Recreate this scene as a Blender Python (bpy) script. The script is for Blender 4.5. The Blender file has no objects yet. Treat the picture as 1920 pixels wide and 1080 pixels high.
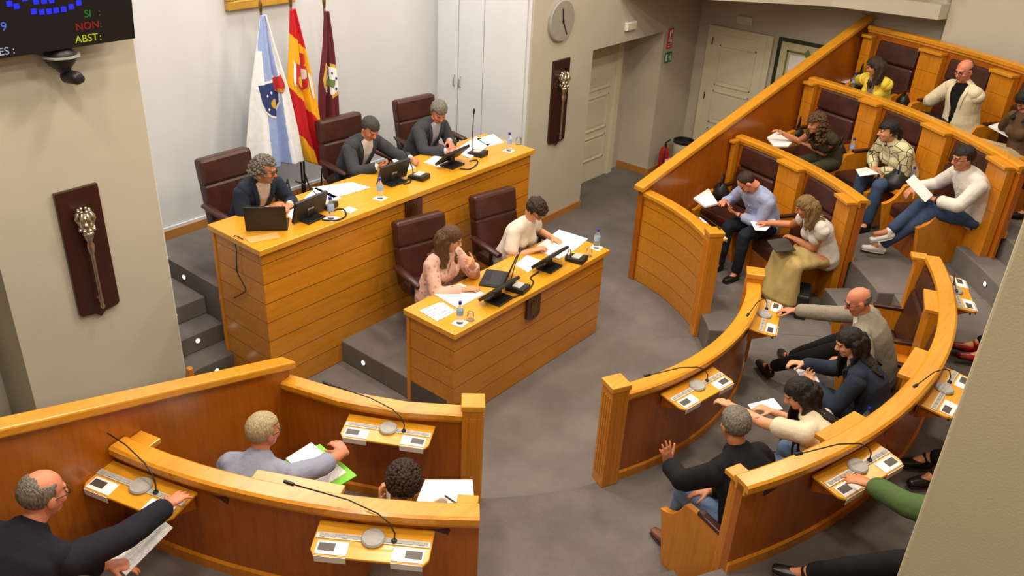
import bpy, bmesh, math, random
from mathutils import Vector, Matrix, noise
V = Vector
R = math.radians
PI = math.pi
random.seed(7)
SC = bpy.context.scene
COL = SC.collection

# ------------------------------------------------------------------ camera geometry (for measuring)
CF, CP, CR, CYAW, CH = 1642.6, 0.49610, 0.05413, 0.90159, 4.9
_F = V((math.sin(CYAW)*math.cos(CP), math.cos(CYAW)*math.cos(CP), -math.sin(CP)))
_r0 = V((math.cos(CYAW), -math.sin(CYAW), 0)); _u0 = _r0.cross(_F)
_RT = math.cos(CR)*_r0 + math.sin(CR)*_u0
_UP = -math.sin(CR)*_r0 + math.cos(CR)*_u0
CAM = V((0, 0, CH))
def _ray(x, y): return _RT*((x-960)/CF) - _UP*((y-540)/CF) + _F
def at(x, y, z): d = _ray(x, y); return CAM + d*((z-CH)/d.z)
def aty(x, y, Y): d = _ray(x, y); return CAM + d*(Y/d.y)
def atx(x, y, X): d = _ray(x, y); return CAM + d*(X/d.x)

# ------------------------------------------------------------------ object helpers
def link(o, parent=None):
    COL.objects.link(o)
    if parent: o.parent = parent
    return o
def tag(o, label, cat, group=None):
    o['label'] = label; o['category'] = cat
    if group: o['group'] = group
    return o
def thing(name, label, cat, loc=(0, 0, 0), rz=0.0, group=None):
    o = bpy.data.objects.new(name, None); o.empty_display_size = .1
    COL.objects.link(o); o.location = loc; o.rotation_euler = (0, 0, rz)
    return tag(o, label, cat, group)
def structure(o): o['kind'] = 'structure'; return o
def copy_tree(o, parent=None):
    c = o.copy(); COL.objects.link(c)
    if parent: c.parent = parent
    for ch in list(o.children): copy_tree(ch, c)
    return c

class MB:
    def __init__(s): s.bm = bmesh.new(); s.mi = 0
    def _fc(s, vs):
        try: f = s.bm.faces.new(vs); f.material_index = s.mi; return f
        except ValueError: return None
    def box(s, x0, x1, y0, y1, z0, z1, M=None):
        v = [s.bm.verts.new((x, y, z)) for z in (z0, z1) for y in (y0, y1) for x in (x0, x1)]
        if M:
            for q in v: q.co = M @ q.co
        for a in ((0,2,3,1),(4,5,7,6),(0,1,5,4),(2,6,7,3),(0,4,6,2),(1,3,7,5)): s._fc([v[i] for i in a])
        return s
    def prism(s, poly, h0, h1, M=None, axis='z'):
        # poly in (a,b); extruded along axis between h0,h1
        def mk(a, b, h):
            return {'z': (a, b, h), 'x': (h, a, b), 'y': (a, h, b)}[axis]
        A = [s.bm.verts.new(mk(a, b, h0)) for a, b in poly]; B = [s.bm.verts.new(mk(a, b, h1)) for a, b in poly]
        if M:
            for q in A+B: q.co = M @ q.co
        n = len(poly)
        s._fc(A[::-1]); s._fc(B)
        for i in range(n): s._fc([A[i], A[(i+1) % n], B[(i+1) % n], B[i]])
        return s
    def ring(s, c, ax, ay, rx, ry, n):
        return [s.bm.verts.new(c + ax*(rx*math.cos(2*PI*i/n)) + ay*(ry*math.sin(2*PI*i/n))) for i in range(n)]
    def loft(s, pts, rad, side=None, n=14, cap=True, fwd=None, round_=True):
        # tapered elliptical tube; rad = list of (rx, ry) along side / perpendicular
        pts = [V(p) for p in pts]; rad = [r if isinstance(r, tuple) else (r, r) for r in rad]
        if round_ and cap:
            d0 = (pts[0]-pts[1]).normalized(); d1 = (pts[-1]-pts[-2]).normalized()
            r0, r1 = rad[0], rad[-1]; m0, m1 = min(r0)*.6, min(r1)*.6
            pts = [pts[0]+d0*m0, pts[0]+d0*m0*.6] + pts + [pts[-1]+d1*m1*.6, pts[-1]+d1*m1]
            sc = lambda r, k: (r[0]*k, r[1]*k)
            rad = [sc(r0, .45), sc(r0, .8)] + rad + [sc(r1, .8), sc(r1, .45)]
        rings = []; prev = None
        for i, p in enumerate(pts):
            d = (pts[min(i+1, len(pts)-1)] - pts[max(i-1, 0)]).normalized()
            sd = V(side) if side is not None else (prev if prev else (V((1, 0, 0)) if abs(d.x) < .9 else V((0, 1, 0))))
            ax = (sd - d*sd.dot(d))
            if ax.length < 1e-4: ax = V((0, 1, 0)) - d*d.y
            ax.normalize(); ay = d.cross(ax); prev = ax
            rings.append(s.ring(p, ax, ay, rad[i][0], rad[i][1], n))
        for a, b in zip(rings, rings[1:]):
            for i in range(n): s._fc([a[i], a[(i+1) % n], b[(i+1) % n], b[i]])
        if cap: s._fc(rings[0][::-1]); s._fc(rings[-1])
        return s
    def tube(s, pts, r, n=8): return s.loft(pts, [r]*len(pts), n=n, round_=False)
    def ell(s, c, r, M=None, u=14, v=10):
        c = V(c); r = (r, r, r) if not isinstance(r, tuple) else r
        rows = []
        for j in range(v+1):
            b = PI*j/v; n = 1 if j in (0, v) else u; row = []
            for i in range(n):
                a = 2*PI*i/u; p = V((c.x+r[0]*math.sin(b)*math.cos(a), c.y+r[1]*math.sin(b)*math.sin(a), c.z+r[2]*math.cos(b)))
                row.append(s.bm.verts.new(M @ p if M else p))
            rows.append(row)
        for p, q in zip(rows, rows[1:]):
            for i in range(u):
                k = (i+1) % u
                if len(p) == 1: s._fc([p[0], q[i], q[k]])
                elif len(q) == 1: s._fc([p[i], q[0], p[k]])
                else: s._fc([p[i], q[i], q[k], p[k]])
        return s
    def lathe(s, prof, n=20, M=None):
        rings = []
        for r, z in prof:
            rings.append([s.bm.verts.new((max(r, 1e-4)*math.cos(2*PI*i/n), max(r, 1e-4)*math.sin(2*PI*i/n), z)) for i in range(n)])
        if M:
            for rg in rings:
                for q in rg: q.co = M @ q.co
        for a, b in zip(rings, rings[1:]):
            for i in range(n): s._fc([a[i], a[(i+1) % n], b[(i+1) % n], b[i]])
        s._fc(rings[0][::-1]); s._fc(rings[-1])
        return s
    def sweep(s, prof, a0, a1, n, cx, cy):
        # closed (r,z) profile swept about the vertical axis at cx,cy from angle a0 to a1 (degrees)
        rings = []
        for k in range(n+1):
            a = R(a0 + (a1-a0)*k/n); ca, sa = math.cos(a), math.sin(a)
            rings.append([s.bm.verts.new((cx+r*ca, cy+r*sa, z)) for r, z in prof])
        m = len(prof)
        for a, b in zip(rings, rings[1:]):
            for i in range(m): s._fc([a[i], a[(i+1) % m], b[(i+1) % m], b[i]])
        s._fc(rings[0][::-1]); s._fc(rings[-1])
        return s
    def build(s, name, mat, parent=None, smooth=False, bevel=0, M=None, fix=True, auto=None):
        if fix: bmesh.ops.recalc_face_normals(s.bm, faces=s.bm.faces)
        if M: s.bm.transform(M)
        me = bpy.data.meshes.new(name)
        if smooth:
            for f in s.bm.faces: f.smooth = True
        s.bm.to_mesh(me); s.bm.free()
        for m in (mat if isinstance(mat, (list, tuple)) else [mat]): me.materials.append(m)
        if auto:
            me.set_sharp_from_angle(angle=R(auto))
        o = link(bpy.data.objects.new(name, me), parent)
        if bevel:
            b = o.modifiers.new('bevel', 'BEVEL'); b.width = bevel; b.segments = 2; b.limit_method = 'ANGLE'; b.angle_limit = R(35)
            b.harden_normals = False
        return o

# ------------------------------------------------------------------ materials
def sh(h):
    h = h.lstrip('#'); c = [int(h[i:i+2], 16)/255 for i in (0, 2, 4)]
    return tuple((x/12.92 if x <= .04045 else ((x+.055)/1.055)**2.4) for x in c)
class NT:
    def __init__(s, name):
        s.m = bpy.data.materials.new(name); s.m.use_nodes = True; s.t = s.m.node_tree; s.n = s.t.nodes
        s.b = s.n['Principled BSDF']
    def new(s, t, **kw):
        x = s.n.new(t)
        for k, v in kw.items(): setattr(x, k, v)
        return x
    def lk(s, a, b): s.t.links.new(a, b)
    def coords(s, scale=(1, 1, 1), kind='Object'):
        tc = s.new('ShaderNodeTexCoord'); mp = s.new('ShaderNodeMapping'); mp.inputs['Scale'].default_value = scale
        s.lk(tc.outputs[kind], mp.inputs['Vector']); return mp.outputs['Vector']
    def noise(s, vec, scale, detail=4, rough=.55):
        n = s.new('ShaderNodeTexNoise'); n.inputs['Scale'].default_value = scale; n.inputs['Detail'].default_value = detail
        n.inputs['Roughness'].default_value = rough; s.lk(vec, n.inputs['Vector']); return n.outputs['Fac']
    def ramp(s, fac, stops):
        r = s.new('ShaderNodeValToRGB'); e = r.color_ramp.elements
        while len(e) < len(stops): e.new(.5)
        for k, (p, c) in enumerate(stops): e[k].position = p; e[k].color = (*c, 1)
        s.lk(fac, r.inputs['Fac']); return r.outputs['Color']
    def math(s, op, a, b=None):
        m = s.new('ShaderNodeMath', operation=op)
        for i, q in enumerate((a, b)):
            if q is None: continue
            if isinstance(q, (int, float)): m.inputs[i].default_value = q
            else: s.lk(q, m.inputs[i])
        return m.outputs[0]
    def mix(s, fac, a, b, mode='MIX'):
        m = s.new('ShaderNodeMix', data_type='RGBA', blend_type=mode)
        for i, q in ((0, fac), (6, a), (7, b)):
            if isinstance(q, (int, float)): m.inputs[i].default_value = q
            elif isinstance(q, tuple): m.inputs[i].default_value = (*q, 1)
            else: s.lk(q, m.inputs[i])
        return m.outputs[2]
    def bump(s, h, strength, dist=.01):
        b = s.new('ShaderNodeBump'); b.inputs['Strength'].default_value = strength; b.inputs['Distance'].default_value = dist
        s.lk(h, b.inputs['Height']); s.lk(b.outputs['Normal'], s.b.inputs['Normal'])
    def set(s, **kw):
        for k, v in kw.items():
            k = {'rough': 'Roughness', 'metal': 'Metallic', 'coat': 'Coat Weight', 'croughness': 'Coat Roughness', 'spec': 'Specular IOR Level', 'trans': 'Transmission Weight', 'ior': 'IOR', 'alpha': 'Alpha', 'sheen': 'Sheen Weight', 'sss': 'Subsurface Weight'}[k]
            s.b.inputs[k].default_value = v
    def color(s, c):
        if isinstance(c, tuple): s.b.inputs['Base Color'].default_value = (*c, 1)
        else: s.lk(c, s.b.inputs['Base Color'])

def plain(name, c, rough=.5, metal=0, **kw):
    t = NT(name); n = t.noise(t.coords(), 18, 3)
    lo = tuple(x*.93 for x in c); hi = tuple(min(1, x*1.05) for x in c)
    t.color(t.ramp(n, [(.3, lo), (.7, hi)])); t.set(rough=rough, metal=metal, **kw); return t.m
def wood(name, base, dark, axis='z', plank=None, rough=.32, coat=.35):
    t = NT(name)
    sc = {'z': (14, 14, 1.1), 'x': (1.1, 14, 14), 'y': (14, 1.1, 14)}[axis]
    v = t.coords(sc); n1 = t.noise(v, 2.2, 6, .62)
    v2 = t.coords(tuple(q*4 for q in sc)); n2 = t.noise(v2, 3, 3)
    big = t.noise(t.coords((1, 1, 1)), 1.1, 2)
    mid = tuple((a*.62+b*.38) for a, b in zip(base, dark))
    c = t.ramp(n1, [(.3, dark), (.48, mid), (.68, base)])
    c = t.mix(.45, c, base)
    c2 = t.ramp(n2, [(.3, (.78, .78, .78)), (.7, (1.08, 1.08, 1.08))])
    c = t.mix(.5, c, c2, 'MULTIPLY')
    cb = t.ramp(big, [(.3, (.86, .86, .86)), (.7, (1.1, 1.1, 1.1))]); c = t.mix(.7, c, cb, 'MULTIPLY')
    if plank:
        z0, pitch = plank
        tc = t.new('ShaderNodeTexCoord'); sx = t.new('ShaderNodeSeparateXYZ'); t.lk(tc.outputs['Object'], sx.inputs[0])
        fr = t.math('FRACT', t.math('DIVIDE', t.math('SUBTRACT', sx.outputs['Z'], z0-20*pitch), pitch))
        g = t.math('LESS_THAN', fr, .035)
        idx = t.math('FLOOR', t.math('DIVIDE', t.math('SUBTRACT', sx.outputs['Z'], z0-20*pitch), pitch))
        wn = t.new('ShaderNodeTexWhiteNoise', noise_dimensions='1D'); t.lk(idx, wn.inputs['W'])
        tone = t.ramp(wn.outputs['Value'], [(0, (.86, .86, .86)), (1, (1.1, 1.1, 1.1))])
        c = t.mix(.8, c, tone, 'MULTIPLY')
        c = t.mix(g, c, tuple(q*.33 for q in dark))
        t.bump(t.math('SUBTRACT', 1.0, g), .6, .006)
    t.color(c); t.set(rough=rough, coat=coat, croughness=.18); return t.m
def fabric(name, c, rough=.9, scale=260, var=.12, pattern=None, big=.0):
    t = NT(name); n = t.noise(t.coords(), scale, 2)
    col = t.ramp(n, [(.3, tuple(x*(1-var) for x in c)), (.7, tuple(min(1, x*(1+var)) for x in c))])
    if pattern:
        kind, c2, sc = pattern
        if kind == 'spots':
            vo = t.new('ShaderNodeTexVoronoi'); vo.inputs['Scale'].default_value = sc; t.lk(t.coords(), vo.inputs['Vector'])
            col = t.mix(t.math('LESS_THAN', vo.outputs['Distance'], .26), col, c2)
        elif kind == 'lines':
            vo = t.new('ShaderNodeTexVoronoi', feature='DISTANCE_TO_EDGE'); vo.inputs['Scale'].default_value = sc; t.lk(t.coords(), vo.inputs['Vector'])
            col = t.mix(t.math('LESS_THAN', vo.outputs['Distance'], .035), col, c2)
        elif kind == 'stripe':
            tc = t.new('ShaderNodeTexCoord'); sx = t.new('ShaderNodeSeparateXYZ'); t.lk(tc.outputs['Object'], sx.inputs[0])
            g = t.math('LESS_THAN', t.math('FRACT', t.math('MULTIPLY', sx.outputs['X'], sc)), .4); col = t.mix(g, col, c2)
    w = t.noise(t.coords(), 14, 4); t.bump(t.math('ADD', t.math('MULTIPLY', w, 1.0), t.math('MULTIPLY', n, .25)), .35, .02)
    t.color(col); t.set(rough=rough, spec=.25); return t.m
def skinmat(name, c):
    t = NT(name); n = t.noise(t.coords(), 30, 3)
    t.color(t.ramp(n, [(.3, tuple(x*.88 for x in c)), (.7, tuple(min(1, x*1.06) for x in c))])); t.set(rough=.48, spec=.4)
    return t.m
def hairmat(name, c, c2=None):
    t = NT(name); n = t.noise(t.coords((60, 60, 9)), 2.5, 4)
    c2 = c2 or tuple(x*.4 for x in c)
    t.color(t.ramp(n, [(.32, c2), (.66, c)])); t.set(rough=.5, spec=.4); t.bump(n, .8, .012); return t.m
def emit(name, c, s):
    t = NT(name); t.color((0.0, 0.0, 0.0)); t.b.inputs['Emission Color'].default_value = (*c, 1); t.b.inputs['Emission Strength'].default_value = s; return t.m

M = {}
WB, WD = sh('#d88a1c'), sh('#ab6410')
M['wood'] = wood('varnished_wood', WB, WD, 'z')
M['wood_rail'] = wood('varnished_rail_wood', sh('#e09a26'), sh('#bb7216'), 'x', rough=.3, coat=.35)
M['wood_top'] = wood('varnished_top_wood', sh('#e2a228'), sh('#c47d18'), 'x', rough=.32, coat=.3)
M['wood_front'] = wood('planked_wood', sh('#d28a20'), sh('#aa6612'), 'x', plank=(.0, .195))
M['wood_panel'] = wood('panel_wood', sh('#b0600f'), sh('#84400a'), 'z')
M['wood_dark'] = wood('dark_mahogany', sh('#3a1712'), sh('#210b09'), 'z', rough=.35)
M['base_wood'] = wood('skirting_wood', sh('#b98038'), sh('#946026'), 'x', rough=.45)
def carpet():
    t = NT('carpet'); v = t.coords(); a = t.noise(v, 1.3, 4, .6); b = t.noise(v, 170, 2)
    c = t.ramp(a, [(.3, sh('#655e5a')), (.7, sh('#7c7571'))])
    c = t.mix(.5, c, t.ramp(b, [(.3, (.7, .7, .7)), (.7, (1.15, 1.15, 1.15))]), 'MULTIPLY')
    t.color(c); t.set(rough=.97, spec=.1); t.bump(b, .5, .006); return t.m
M['carpet'] = carpet()
def paint(name, c, bs=120, st=.25):
    t = NT(name); v = t.coords(); n = t.noise(v, bs, 3); a = t.noise(v, 1.5, 2)
    t.color(t.ramp(a, [(.3, tuple(x*.96 for x in c)), (.7, tuple(min(1, x*1.03) for x in c))])); t.set(rough=.85, spec=.2); t.bump(n, st, .006); return t.m
M['wall'] = paint('beige_wall_fabric', sh('#c0b9a9'))
M['white_wall'] = paint('white_wall_paint', sh('#d3d4d6'), 200, .1)
M['ceiling'] = paint('ceiling_paint', sh('#dcd8cc'), 60, .1)
M['door'] = paint('cream_door_paint', sh('#d8cfb6'), 40, .05)
M['white_door'] = paint('white_cupboard_paint', sh('#d6d7d9'), 40, .05)
M['column'] = paint('column_fabric', sh('#b9ad92'), 130, .15)
def leather():
    t = NT('maroon_leather'); v = t.coords(); n = t.noise(v, 140, 3); a = t.noise(v, 5, 3)
    t.color(t.ramp(a, [(.3, sh('#301812')), (.7, sh('#4a261c'))])); t.set(rough=.36, spec=.5); t.bump(n, .15, .004); return t.m
M['leather'] = leather()
M['black'] = plain('black_plastic', (.012, .012, .013), .45)
M['screen'] = plain('dark_screen', (.006, .006, .008), .4)
M['cable'] = plain('black_cable', (.01, .01, .01), .6)
M['metal'] = plain('brushed_metal', (.55, .54, .52), .35, .9)
M['grey_metal'] = plain('grey_plastic', (.38, .37, .35), .5)
M['strip'] = plain('silver_strip', (.62, .6, .55), .4, .3)
M['silver'] = plain('silver_gilt', (.74, .68, .54), .28, 1.0)
M['gold'] = wood('gilt_frame', sh('#c79a3c'), sh('#8d671f'), 'x', rough=.4)
M['white_plastic'] = plain('white_plastic', (.8, .79, .76), .4)
M['cream_plastic'] = plain('cream_plastic', (.66, .6, .46), .45)
M['red'] = plain('red_paint', sh('#b3181c'), .35)
M['red_sign'] = plain('red_sign', sh('#c4342f'), .5)
M['green_sign'] = plain('green_sign', sh('#1f7a45'), .5)
M['white_sign'] = plain('white_mark', (.85, .85, .83), .5)
M['brass'] = plain('aged_brass', sh('#8a6a33'), .35, .9)
M['clock'] = plain('clock_face', sh('#9b978d'), .6)
M['dark_green'] = plain('dark_green_frame', sh('#26301f'), .4)
M['mat_board'] = plain('cream_mat_board', sh('#cfc6a0'), .7)
M['olive'] = plain('olive_ornament', sh('#6f7a3c'), .7)
M['blue_cap'] = plain('blue_cap', sh('#2b3a9c'), .4)
M['label_blue'] = plain('bottle_label', sh('#9fc0e0'), .4)
M['pad'] = plain('pale_blue_folder', sh('#bfe3e6'), .6)
M['green_folder'] = plain('green_folder', sh('#79c832'), .5)
M['hi_yellow'] = plain('highlighter_yellow', sh('#c8dc1e'), .4)
M['pen'] = plain('dark_pen', sh('#20242e'), .35)
M['photo'] = plain('card_picture', sh('#4b443c'), .4)
M['lens'] = plain('spectacle_frame', (.02, .018, .016), .3)
M['maroon_plaque'] = wood('maroon_plaque', sh('#4a1d12'), sh('#2e100a'), 'z', rough=.3)
def bottle_mat():
    t = NT('clear_bottle'); t.color((.86, .92, .97)); t.set(rough=.08, trans=.85, ior=1.2, spec=.6); return t.m
M['bottle'] = bottle_mat()
def glass_mat():
    t = NT('clear_glass'); t.color((.95, .97, .97)); t.set(rough=.03, trans=.95, ior=1.25); return t.m
M['glass'] = glass_mat()
def keys_mat():
    t = NT('keyboard_keys'); bt = t.new('ShaderNodeTexBrick'); t.lk(t.coords(), bt.inputs['Vector']); bt.inputs['Scale'].default_value = 40; bt.inputs['Color1'].default_value = (.02, .02, .022, 1); bt.inputs['Color2'].default_value = (.03, .03, .032, 1); bt.inputs['Mortar'].default_value = (.005, .005, .005, 1)
    t.lk(bt.outputs['Color'], t.b.inputs['Base Color']); t.set(rough=.5); return t.m
M['keys'] = keys_mat()
M['name_strip'] = plain('amber_name_strip', sh('#e0b070'), .35)
M['paper'] = plain('white_paper', (.86, .86, .86), .8)
def printed(name, pitch=.012, dens=.5, ink=(.25, .25, .28)):
    t = NT(name); tc = t.new('ShaderNodeTexCoord'); sx = t.new('ShaderNodeSeparateXYZ'); t.lk(tc.outputs['Object'], sx.inputs[0])
    fr = t.math('FRACT', t.math('DIVIDE', sx.outputs['Y'], pitch)); ln = t.math('LESS_THAN', fr, .42)
    w = t.noise(t.coords((1, 1.0/pitch*.02, 1)), 55, 2); wd = t.math('GREATER_THAN', w, .47)
    g = t.math('MULTIPLY', t.math('MULTIPLY', ln, wd), dens)
    t.color(t.mix(g, (.86, .86, .86), ink)); t.set(rough=.8); return t.m
M['printed'] = printed('printed_page')
M['printed_big'] = printed('large_printed_page', .045, .85)
for k, h in (('step_light', (1, 1, 1)),): M[k] = emit('step_light_glow', h, 5)
M['led_blue'] = emit('screen_blue', sh('#2430ff'), 1.6); M['led_white'] = emit('screen_white', (.75, .85, 1), 1.0)
M['led_lblue'] = emit('screen_light_blue', sh('#5a8cff'), 1.2)
M['led_green'] = emit('screen_green', sh('#12a040'), 1.0); M['led_red'] = emit('screen_red', sh('#c01818'), 1.2); M['led_yellow'] = emit('screen_yellow', sh('#e6e61e'), 1.2)
M['led_dim'] = emit('screen_dim', (.25, .3, .35), .5)
M['lamp'] = emit('lamp_glow', (1, .93, .82), 6)

# ------------------------------------------------------------------ setting
CX, CY = 5.9, 5.2
F1, F2, F3 = .29, .84, 1.32
Z1, Z2, Z3, Z4 = 1.15, 1.55, 2.10, 2.65
DZ = .76                                   # dais level
def sbox(name, b, mat, **kw): return structure(MB().box(*b).build(name, mat, **kw))
sbox('floor', (-4, 12.5, -5, 8.3, -.1, 0), M['carpet'])
# front wall, with two door recesses and the alcove between
sbox('wall_front', (-4, .36, 6.5, 8.3, 0, 6), M['wall'])
sbox('wall_front', (.36, 2.1, 6.5, 8.3, 2.22, 6), M['wall'])
sbox('wall_front', (2.1, 3.4, 6.5, 8.3, 0, 6), M['wall'])
sbox('wall_front', (8.35, 9.66, 6.5, 8.3, 0, 6), M['wall'])
sbox('wall_front', (9.66, 11.47, 6.5, 7.2, 2.22, 6), M['wall'])
sbox('wall_front', (11.47, 12.5, 6.5, 7.2, 0, 6), M['wall'])
sbox('wall_recess', (9.66, 11.47, 7.12, 7.3, 0, 6), M['wall'])
sbox('wall_recess', (.36, 2.1, 7.12, 7.3, 0, 6), M['wall'])
sbox('wall_alcove', (3.4, 8.35, 8.05, 8.3, 0, 6), M['white_wall'])
sbox('wall_alcove', (3.4, 3.42, 6.52, 8.05, 0, 6), M['white_wall'])
sbox('wall_alcove', (8.33, 8.35, 6.52, 8.05, 0, 6), M['white_wall'])
sbox('wall_right', (12.5, 12.7, -5, 7.2, 0, 6), M['wall'])
sbox('wall_left', (-4.2, -4, -5, 8.3, 0, 6), M['wall'])
sbox('wall_back', (-4.2, 12.7, -5.2, -5, 0, 6), M['wall'])
sbox('wall_right', (12.22, 12.5, -3, 2.95, 2.0, 6), M['wall'])
sbox('ceiling', (-4.2, 12.7, -5.2, 8.3, 6, 6.1), M['ceiling'])
# gallery soffit above the right-hand tiers
fas = [(10.1, 6.5), (10.7, 5.5), (11.7, 4.25), (12.0, 3.0), (12.15, 2.95), (12.5, 2.95), (12.5, 6.5)]
fas2 = [(10.35, 6.5), (10.95, 5.5), (11.95, 4.25), (12.2, 3.0), (12.3, 2.95), (12.5, 2.95), (12.5, 6.5)]
structure(MB().prism(fas, 2.9, 3.08).build('trim_1', M['wall']))
structure(MB().prism(fas2, 3.08, 3.35).build('trim_2', M['wall']))
structure(MB().prism([(x-.12, y) if 3.1 < y or x < 12.1 else (x, y) for x, y in fas[:4]]+fas[4:], 3.35, 3.6).build('trim_3', M['wall']))
# skirtings
sbox('baseboard_front', (8.35, 9.66, 6.475, 6.5, 0, .1), M['base_wood'])
sbox('baseboard_front', (11.47, 12.5, 6.475, 6.5, 0, .1), M['base_wood'])
sbox('baseboard_front', (2.1, 3.4, 6.475, 6.5, 0, .1), M['base_wood'])
sbox('baseboard_recess', (11.445, 11.47, 6.475, 7.12, 0, .1), M['base_wood'])
sbox('baseboard_right', (12.475, 12.5, 6.3, 6.475, 0, .1), M['base_wood'])
sbox('baseboard_alcove', (4.0, 8.33, 8.02, 8.05, DZ, DZ+.1), M['base_wood'])
sbox('trim_4', (4.0, 8.33, 8.03, 8.05, DZ+.1, DZ+.13), M['white_door'])
# doors in the recesses and the right wall
def panel_door(name, w, h, parent_M, handle_left=True, label=None):
    o = MB().box(0, w, -.02, .02, 0, h).build(name, M['door'], M=None, bevel=.004); structure(o); o.matrix_world = parent_M
    zs = [(.15, .32), (.36, .6), (.64, .93)]
    for a, b in zs:
        m = MB()
        for (x0, x1, z0, z1) in ((.13, w-.13, a*h, a*h+.025), (.13, w-.13, b*h-.025, b*h), (.13, .155, a*h, b*h), (w-.155, w-.13, a*h, b*h)):
            m.box(x0, x1, -.036, -.018, z0, z1)
        m.box(.19, w-.19, -.026, -.018, a*h+.06, b*h-.06)
        m.build('panel_moulding', M['door'], o, bevel=.004)
    hx = .07 if handle_left else w-.07
    MB().box(hx-.02, hx+.02, -.03, -.02, .92, 1.14).build('handle_plate', M['brass'], o)
    MB().tube([(hx, -.02, 1.05), (hx, -.07, 1.05), (hx+(.11 if handle_left else -.11), -.07, 1.05)], .01).build('door_handle', M['brass'], o, smooth=True)
    return o
panel_door('door_1', 1.35, 2.2, Matrix.Translation((9.68, 7.02, 0)))
structure(MB().box(11.03, 11.16, 6.96, 7.12, 0, 2.22).build('trim_5', M['door'], bevel=.006))
sbox('wall_recess', (11.16, 11.47, 7.06, 7.12, 0, 2.22), M['wall'])
panel_door('door_2', .86, 2.12, Matrix.Translation((12.46, 6.2, 0)) @ Matrix.Rotation(R(-90), 4, 'Z'), False)
m = MB()
m.box(12.44, 12.5, 6.2, 6.3, 0, 2.23).box(12.44, 12.5, 5.25, 5.34, 0, 2.23).box(12.44, 12.5, 5.34, 6.2, 2.12, 2.23)
structure(m.build('trim_6', M['door'], bevel=.006))
panel_door('door_3', 1.3, 2.2, Matrix.Translation((.6, 7.0, 0)))
for a in (.12, 1.1, 1.95):
    d = bpy.data.objects['door_2']; MB().box(-.012, .0, -.035, .01, a, a+.11).build('hinge', M['brass'], d)

# ------------------------------------------------------------------ dais, steps
def carpet_thing(name, label, cat): return thing(name, label, cat)
o = MB().prism([(4.0, 5.9), (7.56, 5.9), (7.56, 6.52), (8.33, 6.52), (8.33, 8.05), (4.0, 8.05)], 0, DZ).build('dais_platform', M['carpet']); structure(o)
o = MB().box(4.72, 7.05, 4.40, 5.86, 0, .24).build('dais_platform', M['carpet'], bevel=.012); structure(o)
def disc_light(parent, loc, nrm, r=.022):
    q = V((0, 0, 1)).rotation_difference(V(nrm)).to_matrix().to_4x4()
    MB().lathe([(r*1.5, 0), (r*1.5, .006), (r, .008)], 14, Matrix.Translation(loc) @ q).build('light_ring', M['metal'], parent)
    return MB().lathe([(r, .0), (r, .012), (r*.3, .016)], 14, Matrix.Translation(loc) @ q).build('step_light', M['step_light'], parent)
st = thing('staircase', 'grey carpeted steps with small riser lights up to the dais beside the left wall', 'stairs', (3.7, 6.4, 0))
for k in range(3):
    y0 = 6.47 + .27*k
    MB().box(-.279, .298, y0-6.4, 8.0-6.4, .19*k, .19*(k+1)).build('step', M['carpet'], st, bevel=.01)
disc_light(st, (.0, .068, .09), (0, -1, 0)); disc_light(st, (.0, .338, .31), (0, -1, 0)); disc_light(st, (-.05, .608, .50), (0, -1, 0))
dl = thing('riser_light', 'small round light in the dais riser above the top step', 'light', (3.998, 7.35, .66)); disc_light(dl, (0, 0, 0), (-1, 0, 0))
dl = thing('riser_light', 'small round light in the low platform riser beside the front desk', 'light', (4.718, 5.52, .13)); disc_light(dl, (0, 0, 0), (-1, 0, 0))
dl = thing('riser_light', 'small round light in the carpeted aisle step at far right', 'light'); p = at(1845, 535, 1.0); dl.location = p
pw = MB().box(-.025, .025, -.03, .03, 0, .34).build('stair_post', M['wood'], bevel=.006); pw.location = (3.365, 6.34, 0); tag(pw, 'short wooden post standing at the foot of the left wall corner', 'post')

# tiers of the hemicycle
def tier(r0, r1, a0, a1, z0, z1, n=28):
    return structure(MB().sweep([(r0, z0), (r1, z0), (r1, z1), (r0, z1)], a0, a1, n, CX, CY).build('floor_tier', M['carpet'], bevel=.012))
AL, AR, BL, BR, CL, CRR = -167.5, -137.5, -116.5, -60, -11.6, -42.5
tier(2.74, 4.26, -172, -52, 0, F1); tier(2.48, 4.10, -52, -10.5, 0, F1)
tier(4.26, 5.85, -172, -52, 0, F2); tier(4.10, 5.16, -52, -10.5, 0, F2)
tier(5.85, 9.5, -172, -62, 0, F3); tier(5.46, 6.52, -62, -10.5, 0, F3); tier(6.52, 9, -62, -38, 0, F3)
tier(5.16, 5.46, -62, -44, 0, (F2+F3)/2, 8); tier(5.16, 5.46, -44, -10.5, 0, F2, 12); tier(5.16, 5.86, -62, -52, 0, F2+.001, 4)
tier(3.82, 4.12, -58, -43.5, 0, (F1+F2)/2, 6); tier(3.95, 4.26, -136, -118, 0, (F1+F2)/2, 6)
v = V((math.cos(R(-52.5)), math.sin(R(-52.5)), 0))
dl.location = V((CX, CY, 0)) + V((math.cos(R(-51.5)), math.sin(R(-51.5)), 0))*5.158 + V((0, 0, .98)); disc_light(dl, (0, 0, 0), (-v.x, -v.y, 0))

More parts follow.
